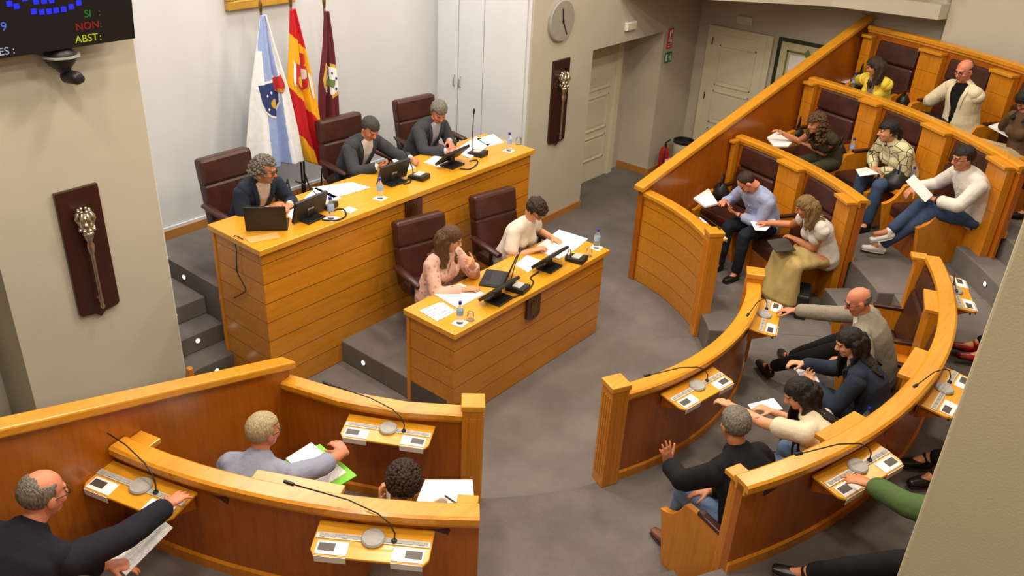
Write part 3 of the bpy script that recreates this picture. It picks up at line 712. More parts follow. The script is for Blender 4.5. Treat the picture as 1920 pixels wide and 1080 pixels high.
# ------------------------------------------------------------------ flags
def flag(name, label, tx, ty, w0, outl, outr, cols, emblem, phase, nu=90, nv=100, pole=True):
    # outl/outr: list of (v, x) ; cloth hangs in folds from the pole top
    zt = outl[0][2]
    def interp(tab, v):
        for a, b in zip(tab, tab[1:]):
            if v <= b[0]: k = (v-a[0])/(b[0]-a[0]); return a[1]+(b[1]-a[1])*k, a[2]+(b[2]-a[2])*k
        return tab[-1][1], tab[-1][2]
    def S(u, v):
        xl, zl = interp(outl, v); xr, zr = interp(outr, v)
        x = xl+(xr-xl)*u; z = zl+(zr-zl)*u
        amp = .012+.05*v
        y = ty - .03 + amp*math.sin(u*11+phase+v*1.2) + amp*.5*math.sin(u*23+phase*2) - .10*math.sin(PI*u)*v
        return V((x, y, z))
    t = thing(name, label, 'flag', (tx, ty, DZ), 0, 'flags behind the dais')
    o = t.location
    bm = MB(); g = [[bm.bm.verts.new(S(i/nu, j/nv)-o) for i in range(nu+1)] for j in range(nv+1)]
    for j in range(nv):
        for i in range(nu):
            bm.mi = cols((i+.5)/nu, (j+.5)/nv); bm._fc([g[j][i], g[j][i+1], g[j+1][i+1], g[j+1][i]])
    cl = bm.build('flag_cloth', FM, t, smooth=True, fix=False)
    sd = cl.modifiers.new('thick', 'SOLIDIFY'); sd.thickness = .006
    for nm, mat, pts in emblem:
        m = MB(); sub = []
        pts = [(a[0]+(b[0]-a[0])*q/5, a[1]+(b[1]-a[1])*q/5) for a, b in zip(pts, pts[1:]+pts[:1]) for q in range(5)]; NR = 9
        # ear: triangulate as fan about centroid on the cloth surface
        cu = sum(p[0] for p in pts)/len(pts); cv = sum(p[1] for p in pts)/len(pts)
        rings = []
        for k in range(NR):
            f = k/(NR-1)
            rings.append([m.bm.verts.new(S(cu+(p[0]-cu)*f, cv+(p[1]-cv)*f)-o+V((0, -.012-.002*len(sub), 0))) for p in pts]) if k else rings.append(None)
        cvx = m.bm.verts.new(S(cu, cv)-o+V((0, -.012, 0))); n = len(pts)
        for i in range(n):
            m._fc([cvx, rings[1][i], rings[1][(i+1) % n]])
            for k in range(1, NR-1): m._fc([rings[k][i], rings[k+1][i], rings[k+1][(i+1) % n], rings[k][(i+1) % n]])
        off = {'shield_border': .004, 'shield': .008}.get(nm, .014)
        for vv in m.bm.verts: vv.co.y -= off-.004
        q = m.build(nm, mat, cl, smooth=True)
    pm = MB().tube([(0, .02, 0), (0, .0, zt-DZ+.05)], .012).build('pole', M['wood_dark'], t, smooth=True)
    MB().loft([(0, 0, zt-DZ+.03), (0, 0, zt-DZ+.10), (0, 0, zt-DZ+.16)], [.014, .02, .004], n=10).build('finial', M['brass'], t, smooth=True)
    return t
FM = [plain('flag_white', (.86, .87, .9), .8), plain('flag_light_blue', sh('#98abdb'), .8), plain('flag_red', sh('#c30f1c'), .75), plain('flag_yellow', sh('#f2ae12'), .75), plain('flag_maroon', sh('#5c1420'), .8)]
E_ = [plain('emblem_blue', sh('#27356f'), .7), plain('emblem_gold', sh('#c9a338'), .6), plain('emblem_red', sh('#c22a2f'), .7), plain('emblem_white', (.8, .8, .8), .7), plain('emblem_green', sh('#6c7f46'), .7)]
FY = 7.6
def ol(pts): return [(v, aty(x, y, FY).x, aty(x, y, FY).z) for v, x, y in pts]
def poly_ell(cu, cv, ru, rv, n=12): return [(cu+ru*math.cos(2*PI*i/n), cv+rv*math.sin(2*PI*i/n)) for i in range(n)]
def shield(cu, cv, ru, rv, rot=0):
    p = [(-1, -1), (-.33, -1), (.33, -1), (1, -1), (1, 0), (.85, .45), (.5, .8), (0, 1), (-.5, .8), (-.85, .45), (-1, 0)]
    c, s = math.cos(rot), math.sin(rot)
    return [(cu+ru*(a*c-b*s), cv+rv*(a*s+b*c)) for a, b in p]
em = [('shield_border', E_[3], shield(.42, .56, .285, .12, -.22)), ('shield', E_[0], shield(.42, .56, .255, .105, -.22)), ('chalice', E_[1], poly_ell(.42, .585, .08, .03)), ('crown', E_[2], shield(.73, .48, .16, .055, -.25)), ('crown_trim', E_[1], poly_ell(.73, .515, .13, .012))]
for cu, cv in ((.28, .54), (.36, .52), (.56, .56), (.58, .61), (.5, .64), (.3, .62), (.48, .5)): em.append(('cross', E_[3], poly_ell(cu, cv, .025, .01, 4)))
flag('flag', 'white flag with a light blue band and blue shield, leftmost of the three', aty(489, 22, FY).x, FY, .05,
     ol([(0, 486, 28), (.25, 479, 95), (.5, 472, 165), (.8, 467, 260), (1, 466, 312)]), ol([(0, 493, 26), (.25, 510, 90), (.5, 532, 160), (.8, 552, 245), (1, 562, 298)]),
     lambda u, v: 1 if .30-.18*(1-v)**2-.1*(v < .25) < u < .70+.22*(1-v)**2 else 0, em, .4)
em = [('shield_border', E_[1], shield(.42, .50, .30, .105, .15)), ('shield', E_[2], shield(.42, .50, .26, .09, .15)), ('quarter', E_[3], shield(.54, .475, .09, .036, .15)), ('quarter', E_[1], shield(.32, .52, .09, .036, .15)), ('crown', E_[2], shield(.55, .375, .13, .04, .15)), ('pillar', E_[3], shield(.13, .47, .05, .08, .2)), ('pillar', E_[3], shield(.75, .55, .05, .08, .2))]
def spain(u, v):
    w = v + .10*(.5-u)
    if w < .23+.05*u: return 2
    if w < .60+.16*u: return 3
    if w < .86+.25*u: return 2
    return 3
flag('flag', 'red and yellow striped flag with a coat of arms, middle of the three', aty(545, 10, FY).x, FY, .05,
     ol([(0, 541, 18), (.3, 541, 90), (.55, 537, 160), (.8, 548, 240), (1, 570, 300)]), ol([(0, 549, 15), (.3, 566, 85), (.55, 583, 155), (.8, 597, 235), (1, 606, 310)]), spain, em, 1.7)
em = [('shield_border', E_[1], shield(.52, .56, .40, .13, .1)), ('shield', E_[3], shield(.52, .56, .32, .105, .1)), ('bridge', E_[4], shield(.52, .58, .12, .03, .1))]
for cu, cv in ((.35, .52), (.52, .50), (.68, .54), (.38, .6), (.66, .62)): em.append(('bird', E_[0], poly_ell(cu, cv, .035, .012, 6)))
flag('flag', 'maroon flag with a gold-edged shield, rightmost of the three', aty(608, 14, FY).x, FY, .05,
     ol([(0, 604, 20), (.3, 600, 85), (.6, 590, 160), (1, 586, 262)]), ol([(0, 613, 20), (.3, 621, 85), (.6, 629, 155), (1, 634, 255)]), lambda u, v: 4, em, 2.9)
t = thing('flag_stand', 'dark metal stand with splayed legs under the three flags', 'stand', (5.76, 7.62, DZ))
for x in (-.4, -.02, .36): MB().tube([(x, 0, 0), (x, -.02, .62)], .012).build('upright', M['black'], t)
for x in (-.3, .0, .3): MB().tube([(x, .12, .01), (x*.8, 0, .45), (x, -.22, .01)], .011).build('leg', M['black'], t)

# ------------------------------------------------------------------ desk-top props
def bottle(p, label, h=.215, grp='small water bottles'):
    t = thing('water_bottle', label, 'bottle', p, 0, grp)
    MB().lathe([(.028, 0), (.032, .006), (.032, .06), (.029, .075), (.032, .09), (.032, .135), (.013, .175), (.013, .192)], 20).build('body', M['bottle'], t, smooth=True, auto=50)
    MB().lathe([(.0325, .085), (.0325, .13)], 20).build('label_band', M['label_blue'], t, smooth=True, auto=50)
    MB().lathe([(.0155, .188), (.0155, .212), (.012, .215)], 16).build('cap', M['blue_cap'], t, smooth=True, auto=40)
    return t
def coaster(p, label, rz=.2):
    o = MB().box(-.055, .055, -.055, .055, 0, .004).build('paper_coaster', M['paper']); o.location = p; o.rotation_euler.z = rz; return tag(o, label, 'coaster', 'paper coasters on the desks')
Z_1, Z_2 = 1.531, .991
for (px, py), lab, Z in (((621, 410), 'water bottle beside the left monitor on the long desk', Z_1), ((713, 372), 'water bottle in front of the middle monitor on the long desk', Z_1), ((954, 283), 'water bottle at the right end of the long desk', Z_1), ((862, 606), 'water bottle at the left end of the front desk', Z_2), ((1118, 465), 'water bottle at the right end of the front desk', Z_2)):
    p = at(px, py, Z); coaster(p, 'white coaster under the '+lab); bottle(p+V((0, 0, .004)), lab)
coaster(at(655, 394, Z_1), 'empty white paper coaster on the long desk right of the left bottle')
def glass_(p, label):
    t = thing('drinking_glass', label, 'glass', p, 0, 'upturned glasses')
    MB().lathe([(.034, 0), (.036, .002), (.03, .075), (.026, .078), (.024, .074), (.031, .004)], 18).build('tumbler', M['glass'], t, smooth=True, auto=50)
glass_(at(882, 600, Z_2), 'upturned clear glass right of the left bottle on the front desk'); glass_(at(1104, 480, Z_2), 'upturned clear glass left of the right bottle on the front desk'); glass_(at(972, 270, Z_1), 'upturned clear glass at the far right end of the long desk')
def monitor(p, rz, label, w=.40, h=.22, tilt=-38):
    t = thing('desk_monitor', label, 'monitor', p, rz, 'touch monitors on the desks')
    MB().box(-.11, .11, -.09, .09, 0, .018).build('base', M['black'], t, bevel=.006)
    MB().loft([(0, .03, .015), (0, .0, .07), (0, .0, .10)], [(.05, .03), (.035, .025), (.03, .02)], side=(1, 0, 0)).build('neck', M['black'], t, smooth=True)
    T = Matrix.Translation((0, .0, .12)) @ Matrix.Rotation(R(tilt), 4, 'X')
    MB().box(-w/2, w/2, -.018, .012, -h/2, h/2, T).build('housing', M['black'], t, bevel=.006)
    MB().box(-w/2+.015, w/2-.015, .012, .014, -h/2+.015, h/2-.015, T).build('screen', M['screen'], t)
    MB().box(-.035, .035, -.021, -.018, -.02, .0, T).build('rear_badge', M['grey_metal'], t)
    return t
# operators sit on the +y side, so the screens face +y
monitor(at(582, 410, Z_1), .12, 'left touch monitor on the long desk, in front of the bespectacled man', tilt=16)
monitor(at(738, 342, Z_1), .0, 'middle touch monitor on the long desk', tilt=18)
monitor(at(848, 310, Z_1), .1, 'right touch monitor on the long desk', tilt=46)
monitor(at(935, 562, Z_2), .08, 'left touch monitor on the front desk beside the laptop', tilt=50)
monitor(at(1030, 502, Z_2), .08, 'right touch monitor on the front desk before the white-topped woman', tilt=50)
def mic_unit(p, rz, label, tip):
    t = thing('microphone_unit', label, 'microphone', p, rz, 'desk microphone units')
    MB().prism([(-.10, 0), (.09, 0), (.09, .03), (-.10, .055)], -.075, .075, None, 'x').build('console', M['black'], t, bevel=.006)
    MB().box(-.055, .055, -.05, .03, .04, .056).build('button_panel', M['strip'], t)
    pts = [V((-.04, .04, .03)), V((-.04, .05, .12)), V((-.04, .05, .12)).lerp(V(tip), .5)+V((0, 0, .03)), V(tip)]
    q = MB().tube(pts, .005, 6).build('gooseneck', M['black'], t, smooth=True)
    d = (pts[-1]-pts[-2]).normalized(); MB().loft([pts[-1], pts[-1]+d*.05], [.011, .010], n=10).build('microphone_head', M['black'], q, smooth=True)
mic_unit(at(785, 334, Z_1), .2, 'microphone unit in front of the middle official', (-.12, .18, .40))
mic_unit(at(895, 290, Z_1), .2, 'microphone unit in front of the right-hand official', (.0, .06, .46))
mic_unit(at(610, 388, Z_1), .3, 'microphone unit behind the left monitor on the long desk', (-.14, .16, .26))
mic_unit(at(970, 543, Z_2), .2, 'microphone unit between the two monitors of the front desk', (.25, .12, .26))
mic_unit(at(1080, 488, Z_2), .2, 'microphone unit beside the yellow highlighter on the front desk', (-.12, .05, .10))
def cable(pts, label, r=.007):
    # smooth through points
    P = [V(p) for p in pts]; out = []
    for i in range(len(P)-1):
        a, b, c, d = P[max(i-1, 0)], P[i], P[i+1], P[min(i+2, len(P)-1)]
        for k in range(8):
            s = k/8; out.append(.5*((2*b)+(c-a)*s+(2*a-5*b+4*c-d)*s*s+(3*b-a-3*c+d)*s**3))
    out.append(P[-1]); o = MB().tube(out, r, 8).build('cable', M['cable'], smooth=True); return tag(o, label, 'cable', 'black desk cables')
Zc = Z_1+.008
cable([at(*q, Zc) for q in ((604, 412), (630, 413), (648, 405), (645, 393), (632, 392), (622, 398))], 'black cable looping from the left monitor round the bottle')
cable([at(*q, Zc) for q in ((757, 345), (768, 342), (770, 336), (760, 338))], 'short black cable beside the middle monitor')
cable([at(*q, Zc) for q in ((862, 316), (880, 317), (894, 308), (894, 300), (880, 302))], 'black cable looping beside the right monitor')
cable([at(*q, Z_2+.008) for q in ((955, 560), (985, 548), (1000, 530), (995, 520), (1010, 510))], 'black cable between the monitors of the front desk')
xe = 3.885
cable([at(455, 448, Zc), V((xe, aty(452, 452, 6.2).y-.0, 1.535)), V((xe-.012, 6.17, 1.42)), V((xe-.01, 6.2, 1.2)), V((xe-.01, 6.13, 1.1)), V((xe-.02, 6.08, 1.05)), V((xe-.01, 6.16, .98)), V((xe-.01, 6.3, .88))], 'thin black cable hanging down the left end of the long desk', .005)
def laptop(p, rz, label, tilt, w=.34, d=.235):
    t = thing('laptop', label, 'laptop', p, rz)
    b = MB().box(-w/2, w/2, -d/2, d/2, 0, .018).build('keyboard_base', M['black'], t, bevel=.004)
    MB().box(-w/2+.02, w/2-.02, -d/2+.03, -d/2+.14, .018, .0205).build('keyboard', M['keys'], b)
    MB().box(-.05, .05, d/2-.075, d/2-.02, .018, .0195).build('touchpad', M['screen'], b)
    T = Matrix.Translation((0, -d/2, .016)) @ Matrix.Rotation(R(tilt), 4, 'X')
    l = MB().box(-w/2, w/2, -.012, .0, 0, d, T).build('lid', M['black'], t, bevel=.004)
    MB().box(-w/2+.01, w/2-.01, .0, .0015, .012, d-.01, T).build('display', M['screen'], l)
    return t
laptop(at(497, 434, Z_1)+V((.1, .09, 0)), -.72, 'black laptop with its lid towards us at the left end of the long desk', 10, .36, .24)
laptop(at(926, 524, Z_2), .5, 'open black laptop on the front desk before the woman in pink', 20, .33, .22)
def sheet(quad, z, label, mat='paper', name='paper_sheet', th=.004, cat='paper', grp=None):
    P = [at(x, y, z) for x, y in quad]; c = sum(P, V())/len(P)
    dirx = (P[1]-P[0]); rz = math.atan2(dirx.y, dirx.x); Ri = Matrix.Rotation(-rz, 4, 'Z')
    L = [Ri @ (p-c) for p in P]
    o = MB().prism([(p.x, p.y) for p in L], 0, th).build(name, M[mat]); o.location = c; o.rotation_euler.z = rz
    return tag(o, label, cat, grp)
sheet(((585, 352), (660, 342), (695, 352), (625, 372)), Z_1, 'large printed sheets between the left and middle monitors', 'printed_big')
sheet(((570, 372), (592, 352), (640, 372), (600, 385)), Z_1, 'white papers under the bespectacled man\'s left hand')
sheet(((535, 398), (560, 388), (575, 402), (548, 413)), Z_1, 'white page under the bespectacled man\'s hands')
sheet(((735, 300), (757, 296), (780, 314), (752, 325)), Z_1, 'white papers under the middle official\'s hands')
sheet(((795, 305), (815, 292), (850, 300), (825, 314)), Z_1, 'white sheet left of the right monitor', 'printed')
sheet(((850, 285), (893, 258), (925, 268), (882, 298)), Z_1, 'stack of white papers before the right-hand official', 'printed', th=.012)
sheet(((893, 262), (925, 253), (945, 268), (915, 276)), Z_1, 'papers under the pale blue folder at the right of the long desk', th=.012)
sheet(((898, 262), (922, 256), (938, 265), (912, 271)), Z_1+.012, 'pale blue folder on papers on the long desk', 'pad', 'folder', cat='folder')
sheet(((458, 446), (520, 436), (526, 446), (470, 456)), Z_1, 'pale name strip lying in front of the black laptop', 'name_strip', 'name_plate', cat='name plate')
sheet(((812, 552), (863, 533), (908, 552), (858, 579)), Z_2, 'notebook pages under the hand of the woman in pink', th=.012)
sheet(((786, 583), (828, 566), (855, 584), (820, 603)), Z_2, 'sheet with large lines of text at the left end of the front desk', 'printed_big')
sheet(((965, 497), (988, 479), (1018, 490), (990, 511)), Z_2, 'white sheet between the laptop and the right monitor')
sheet(((1000, 468), (1048, 432), (1102, 449), (1080, 468), (1048, 487)), Z_2, 'wide white papers before the woman in the white top', 'printed', th=.01)
p = at(1074, 478, Z_2); t = thing('highlighter', 'bright yellow-green highlighter on the front desk', 'pen', p, .6)
MB().loft([(-.05, 0, .014), (.05, 0, .014)], [.014, .014], n=10).build('barrel', M['hi_yellow'], t, smooth=True); MB().loft([(.05, 0, .014), (.075, 0, .014)], [.01, .006], n=8).build('tip', M['black'], t)

# bench-side props
def on_console(az, Rr, f, dy=.3, dx=0, dz=.562):
    loc, rz = frame_at(az, Rr-.04, f); return Matrix.Translation(loc) @ Matrix.Rotation(rz, 4, 'Z') @ V((dx, dy, dz))
bottle(on_console(-87, 4.27, F1, .27, -.08), 'water bottle beside the navy-jacketed woman', grp='small water bottles')
bottle(on_console(-103, 4.27, F1, .3), 'water bottle between the black-shirted man and the curved rail')
bottle(on_console(-22.3, 5.40, F2, .2), 'water bottle beside the patterned-jacket woman')
bottle(on_console(-13.2, 6.55, F3, .36), 'water bottle left of the woman in the yellow cardigan')
bottle(on_console(-30, 6.55, F3, .3), 'water bottle right of the cream-jacketed man')
bottle(on_console(-33.5, 5.40, F2, .22), 'water bottle behind the white-shirted man\'s arm')
def bag(p, rz, label, w=.16, d=.12, h=.16):
    t = thing('handbag', label, 'bag', p, rz, 'black bags by the seats')
    MB().loft([(0, 0, 0.01), (0, 0, h*.5), (0, 0, h)], [(w, d), (w*1.02, d*.95), (w*.7, d*.5)], side=(1, 0, 0)).build('body', M['black'], t, smooth=True)
    MB().tube([(-w*.6, 0, h), (-w*.5, 0, h+.1), (0, 0, h+.15), (w*.5, 0, h+.1), (w*.6, 0, h)], .009).build('strap', M['black'], t, smooth=True)
bag(on_console(-13.0, 6.55, F3, .2), 0.4, 'black handbag left of the woman in the yellow cardigan')
bag(on_console(-13.2, 5.40, F2, .25), 0.2, 'black handbag left of the curly-haired woman', .1, .09, .1)
bag(on_console(-20.6, 6.55, F3, .40), 0.2, 'black bag on the console between the yellow cardigan and the cream jacket', .1, .09, .12)
bag(on_console(-22.3, 5.40, F2, .42), 0.2, 'black bag on the console right of the curly-haired woman', .08, .1, .14)
bag(on_console(-30, 6.55, F3, .48), 0.2, 'black bag on the console right of the cream-jacketed man', .1, .1, .12)
bag(on_console(-33, 5.40, F2, .38), 0.2, 'black bag between the patterned-jacket woman and the white-shirted man', .2, .16, .14)
bag(on_console(-13.4, 4.07, F1, .3), 0.2, 'black bag left of the blue-shirted man', .1, .12, .14)
p = at(1500, 585, F1); o = MB().box(-.18, .18, -.06, .06, 0, .28).build('briefcase', M['black'], bevel=.02); o.location = p; o.rotation_euler.z = R(20); tag(o, 'black bag standing on the floor in front of the bald man\'s hand', 'bag')
o = MB().box(-.16, .16, -.11, .11, 0, .05).build('document_folder', M['leather'], bevel=.01); loc, rz = frame_at(-71.5, 4.23, F1); o.location = on_console(-71.5, 4.27, F1, .32); o.rotation_euler.z = rz; tag(o, 'brown leather folder on the console between bald man and navy jacket', 'folder')
o = MB().box(-.15, .15, -.105, .105, 0, .008).build('paper_stack', M['paper']); o.location = on_console(-71.5, 4.27, F1, .32, 0, .612); o.rotation_euler.z = rz+.1; tag(o, 'white papers on the brown leather folder', 'paper')
# ------------------------------------------------------------------ people
def remeshed(mb, name, mats, parent, voxel, amp=0.0, nsc=9.0, smooth=2, post=None, squash=None):
    bmesh.ops.recalc_face_normals(mb.bm, faces=mb.bm.faces)
    me = bpy.data.meshes.new('tmp'); mb.bm.to_mesh(me); mb.bm.free()
    o = bpy.data.objects.new('tmp', me); COL.objects.link(o)
    r = o.modifiers.new('r', 'REMESH'); r.mode = 'VOXEL'; r.voxel_size = voxel
    if smooth:
        k = o.modifiers.new('s', 'SMOOTH'); k.iterations = smooth; k.factor = .5
    bpy.context.view_layer.update()
    nm = bpy.data.meshes.new_from_object(o.evaluated_get(bpy.context.evaluated_depsgraph_get()))
    bpy.data.objects.remove(o); bpy.data.meshes.remove(me)
    nm.name = name; nm.materials.clear()
    for m in (mats if isinstance(mats, (list, tuple)) else [mats]): nm.materials.append(m)
    if amp:
        nr = [v.normal.copy() for v in nm.vertices]
        sq = V(squash) if squash else V((1, 1, 1))
        for v, n in zip(nm.vertices, nr):
            q = V((v.co.x*sq.x, v.co.y*sq.y, v.co.z*sq.z))*nsc
            v.co += n*(amp*(noise.noise(q)+.5*noise.noise(q*2.3+V((3, 1, 7)))))
    if post: post(nm)
    for p in nm.polygons: p.use_smooth = True
    nm.update()
    return link(bpy.data.objects.new(name, nm), parent)

def delete_faces(me, pred):
    bm = bmesh.new(); bm.from_mesh(me)
    bmesh.ops.delete(bm, geom=[f for f in bm.faces if pred(f.calc_center_median())], context='FACES')
    bm.to_mesh(me); bm.free()

SK = {'fair': skinmat('fair_skin', sh('#d99a72')), 'tan': skinmat('tan_skin', sh('#c4805a')), 'pink': skinmat('ruddy_skin', sh('#cf8465')), 'olive': skinmat('olive_skin', sh('#b87a52'))}
EYE = plain('eye_dark', (.03, .022, .018), .25); LIP = plain('lip_colour', sh('#a5574a'), .5)
def limb_ik(S, W, a, b, hint):
    d = W-S; L = d.length
    if L > (a+b)*.995: W = S+d.normalized()*(a+b)*.995; d = W-S; L = d.length
    L = max(L, abs(a-b)+.02)
    x = (a*a-b*b+L*L)/(2*L); h = math.sqrt(max(0, a*a-x*x)); u = d.normalized()
    k = (hint-u*hint.dot(u)).normalized()
    return S+u*x+k*h, W
TOR = {'m': [(-.09, .14, .10), (0, .17, .125), (.12, .162, .125), (.22, .158, .12), (.34, .178, .125), (.42, .18, .112), (.48, .125, .088), (.53, .07, .066)],
       'f': [(-.09, .15, .105), (0, .172, .128), (.12, .148, .112), (.21, .135, .104), (.32, .152, .128), (.41, .15, .098), (.48, .10, .076), (.53, .056, .056)]}
def person(label, loc, rz, head, look, hl=None, hr=None, s=1.0, sex='m', skin='fair', hip_h=.57, leandir=0, twist=0, knees=None, ankles=None,
           top=None, jacket=None, bottom=None, shoes=None, hair=None, glasses=False, watch=None, beard=None, belly=0, hipmax=None, tie=None, al=1.0):
    root = thing('person', label, 'person', loc, rz)
    RM = Matrix.Translation(loc) @ Matrix.Rotation(rz, 4, 'Z'); RI = RM.inverted(); R3 = RI.to_3x3()
    def T(p): return RI @ V(p)
    H = T(head); hz = hip_h; nom = .685*s; dz = H.z-hz
    if dz < nom: hd = math.sqrt(nom*nom-dz*dz)
    else: hd = 0; s *= dz/nom
    fd = V((math.sin(R(-leandir)), math.cos(R(leandir)), 0))
    hip = V((H.x, H.y, hz))-fd*hd
    up0 = (H-hip).normalized()
    rgt = V((math.cos(R(twist)), math.sin(R(twist)), 0)); rgt = (rgt-up0*rgt.dot(up0)).normalized(); fwd = up0.cross(rgt)
    # spine: quadratic curve from hip to neck base, bowing backwards
    nb = hip+up0*.53*s
    bow = -fwd*min(.05, .12*hd)
    def sp(h): k = h/.53; return hip+up0*h*s+bow*(4*k*(1-k) if 0 < k < 1 else 0)
    rb = V((1, 0, 0))
    def side(h): return rb.lerp(rgt, max(0, min(1, h/.4))).normalized()
    shw = (.185 if sex == 'm' else .16)*s
    prof = TOR[sex]
    def torso(m, inf=0, h0=-.09, h1=.53, flare=0):
        pts, rad = [], []
        for h, w_, d_ in prof:
            if h < h0 or h > h1: continue
            k = max(0, 1-h/.3)*flare; bel = belly*max(0, 1-abs(h-.14)/.2)
            off = fwd*bel*.5
            pts.append(sp(h)+off); rad.append(((w_*s+inf+k), (d_*s+inf+k+bel*.6)))
        m.loft(pts, rad, side=rgt, n=22)
        for sg in (-1, 1):
            m.loft([sp(.475)+rgt*sg*.03*s, sp(.45)+rgt*sg*shw*.95], [(.05*s+inf, .05*s+inf), (.052*s+inf, .05*s+inf)], n=14)
            if sex == 'f': m.ell(sp(.315)+rgt*sg*.07*s+fwd*.085*s, .06*s+inf)
    # arms
    arms = {}
    for nm, sg, hh in (('l', -1, hl), ('r', 1, hr)):
        S_ = sp(.435)+rgt*sg*shw
        hh = hh or {}
        if 'pos' in hh: W = T(hh['pos'])
        else: W = hip+V((sg*.13, .30*s, .10))
        hint = V(hh.get('hint', (sg*.75, -.35, -.75)))
        E_l, W = limb_ik(S_, W, .285*s*al, .255*s*al, hint)
        fd_ = (W-E_l).normalized()
        d = (R3 @ V(hh['dir'])).normalized() if 'dir' in hh else fd_
        n = V(hh.get('n', (sg*-.25, 0, -1)))
        if hh.get('nw'): n = R3 @ V(hh['nw'])
        n = (n-d*n.dot(d)).normalized()
        arms[nm] = (S_, E_l, W, d, n, sg, hh)
    def arm(m, nm, inf=0, t1=1.0, infe=None):
        S_, E_l, W, d, n, sg, hh = arms[nm]; infe = inf if infe is None else infe
        m.loft([S_, S_.lerp(E_l, .45), E_l], [.053*s+inf, .048*s+inf, .042*s+inf], n=14) if t1 > .5 else m.loft([S_, S_.lerp(E_l, t1*2)], [.054*s+inf, .05*s+infe], n=14)
        if t1 > .5:
            k = (t1-.5)*2; q = E_l.lerp(W, k)
            m.loft([E_l, E_l.lerp(q, .5), q], [.042*s+inf, .040*s+inf*.9, (.040-.012*k)*s+infe], n=14)
    def hand(m, nm):
        S_, E_l, W, d, n, sg, hh = arms[nm]; th = d.cross(n)*sg; hs = s*1.0; curl = hh.get('curl', .55)
        m.loft([W-d*.02, W, W+d*.045*hs, W+d*.088*hs], [(.027*hs, .021*hs), (.029*hs, .020*hs), (.040*hs, .018*hs), (.041*hs, .013*hs)], side=th, n=14)
        for i, (L, o_) in enumerate(zip((.074, .082, .076, .06), (.031, .011, -.010, -.029))):
            p = W+d*(.088-.006*abs(i-1))*hs+th*o_*hs; a = (i-1.3)*-.07*hh.get('spread', 1.0); dd = (d+th*a).normalized(); pts = [p-dd*.015, p]
            for fr, bd in zip((.45, .30, .25), (.45, .7, .5)):
                ang = curl*bd*(1+.12*i); ax = dd.cross(n)
                dd = (Matrix.Rotation(ang, 3, ax) @ dd).normalized(); p = p+dd*L*fr*hs; pts.append(p)
            m.loft(pts, [.0098*hs, .0098*hs, .0092*hs, .0084*hs, .0072*hs], n=10)
        p = W+d*.022*hs+th*.026*hs; dd = (d*.62+th*.7+n*.28).normalized(); pts = [p]
        for L in (.042, .034, .028):
            p = p+dd*L*hs; pts.append(p); dd = (dd+d*.35+n*.12*curl).normalized()
        m.loft(pts, [.015*hs, .0125*hs, .0105*hs, .0082*hs], n=10)
    # legs
    legs = {}
    if knees and V(knees[0]).length > 3: knees = [T(q) for q in knees]; ankles = [T(q) for q in ankles]
    for k, sg in (('l', -1), ('r', 1)):
        i = 0 if sg < 0 else 1
        hj = hip+V((sg*.09*s, .02, -.015))
        kn = V(knees[i])+V((0, 0, 0)) if knees else hj+V((sg*.04, .43*s, .01))
        an = V(ankles[i]) if ankles else V((kn.x, kn.y+.03, .085))
        kn = hj+(kn-hj).normalized()*.44*s if (kn-hj).length > .46*s else kn
        legs[k] = (hj, kn, an)
    def leg(m, k, inf=0, t1=1.0, infe=None):
        hj, kn, an = legs[k]; infe = inf if infe is None else infe
        m.loft([hj, hj.lerp(kn, .5), kn], [.088*s+inf, .076*s+inf, .06*s+inf], n=16)
        q = kn.lerp(an, t1); m.loft([kn, kn.lerp(q, .4), q], [.058*s+inf, .054*s+inf, (.038*s if t1 > .8 else .048*s)+infe], n=16)
    # head
    LK = (T(look)-H)
    hf = LK.normalized(); hx = hf.cross(V((0, 0, 1))).normalized(); hz_ = hx.cross(hf)
    # keep the neck plausible: blend look pitch
    HM = Matrix((hx, hf, hz_)).transposed().to_4x4(); HM.translation = H
    hs = s*.98 if sex == 'm' else s*.94
    HM = HM @ Matrix.Diagonal((hs, hs, hs, 1)); HI = HM.inverted()
    hp = lambda x, y, z: HM @ V((x, y, z))
    def headshape(m):
        E3 = lambda c, r, u=20, v=14: m.ell(c, r, HM, u, v)
        E3((0, -.012, .035), (.077, .097, .086), 26, 18)
        E3((0, .022, -.015), (.070, .072, .085), 24, 16)
        E3((0, .034, -.062), (.055, .056, .052)); E3((0, .062, -.098), (.028, .026, .022))
        E3((0, .076, .030), (.052, .020, .016)); E3((-.038, .062, -.022), (.026, .026, .026)); E3((.038, .062, -.022), (.026, .026, .026))
        m.loft([hp(0, .088, .018), hp(0, .103, -.008), hp(0, .112, -.026)], [.0095*hs, .012*hs, .015*hs], n=12)
        E3((-.013, .098, -.03), (.009, .010, .008), 10, 8); E3((.013, .098, -.03), (.009, .010, .008), 10, 8)
        E3((0, .083, -.060), (.024, .011, .0075), 12, 8); E3((0, .081, -.072), (.020, .011, .008), 12, 8)
        for q in (-1, 1): E3((q*.079, -.008, -.006), (.012, .022, .034), 12, 8); E3((q*.031, .078, .008), (.014, .011, .010), 12, 8)
        m.loft([nb-up0*.05*s, nb+up0*.02*s, hp(0, -.018, -.075), hp(0, -.012, -.03)], [.062*s, .055*s*(1 if sex == 'm' else .88), .054*s*(1 if sex == 'm' else .88), .055*s], n=18)
    m = MB(); torso(m)
    headshape(m)
    for k in 'lr': arm(m, k); hand(m, k); leg(m, k)
    for k in 'lr':
        hj, kn, an = legs[k]; f_ = V((kn.x-hj.x, kn.y-hj.y, 0)).normalized(); f_ = (f_*.8+(an-kn)*V((1, 1, 0)).length*0+f_*.2)
        m.loft([an, an+f_*.06+V((0, 0, -.035)), an+f_*.15+V((0, 0, -.055))], [.036*s, .034*s, .026*s], n=12)
    skm = SK[skin]
    brow = (hair[1] if hair else None) or EYE
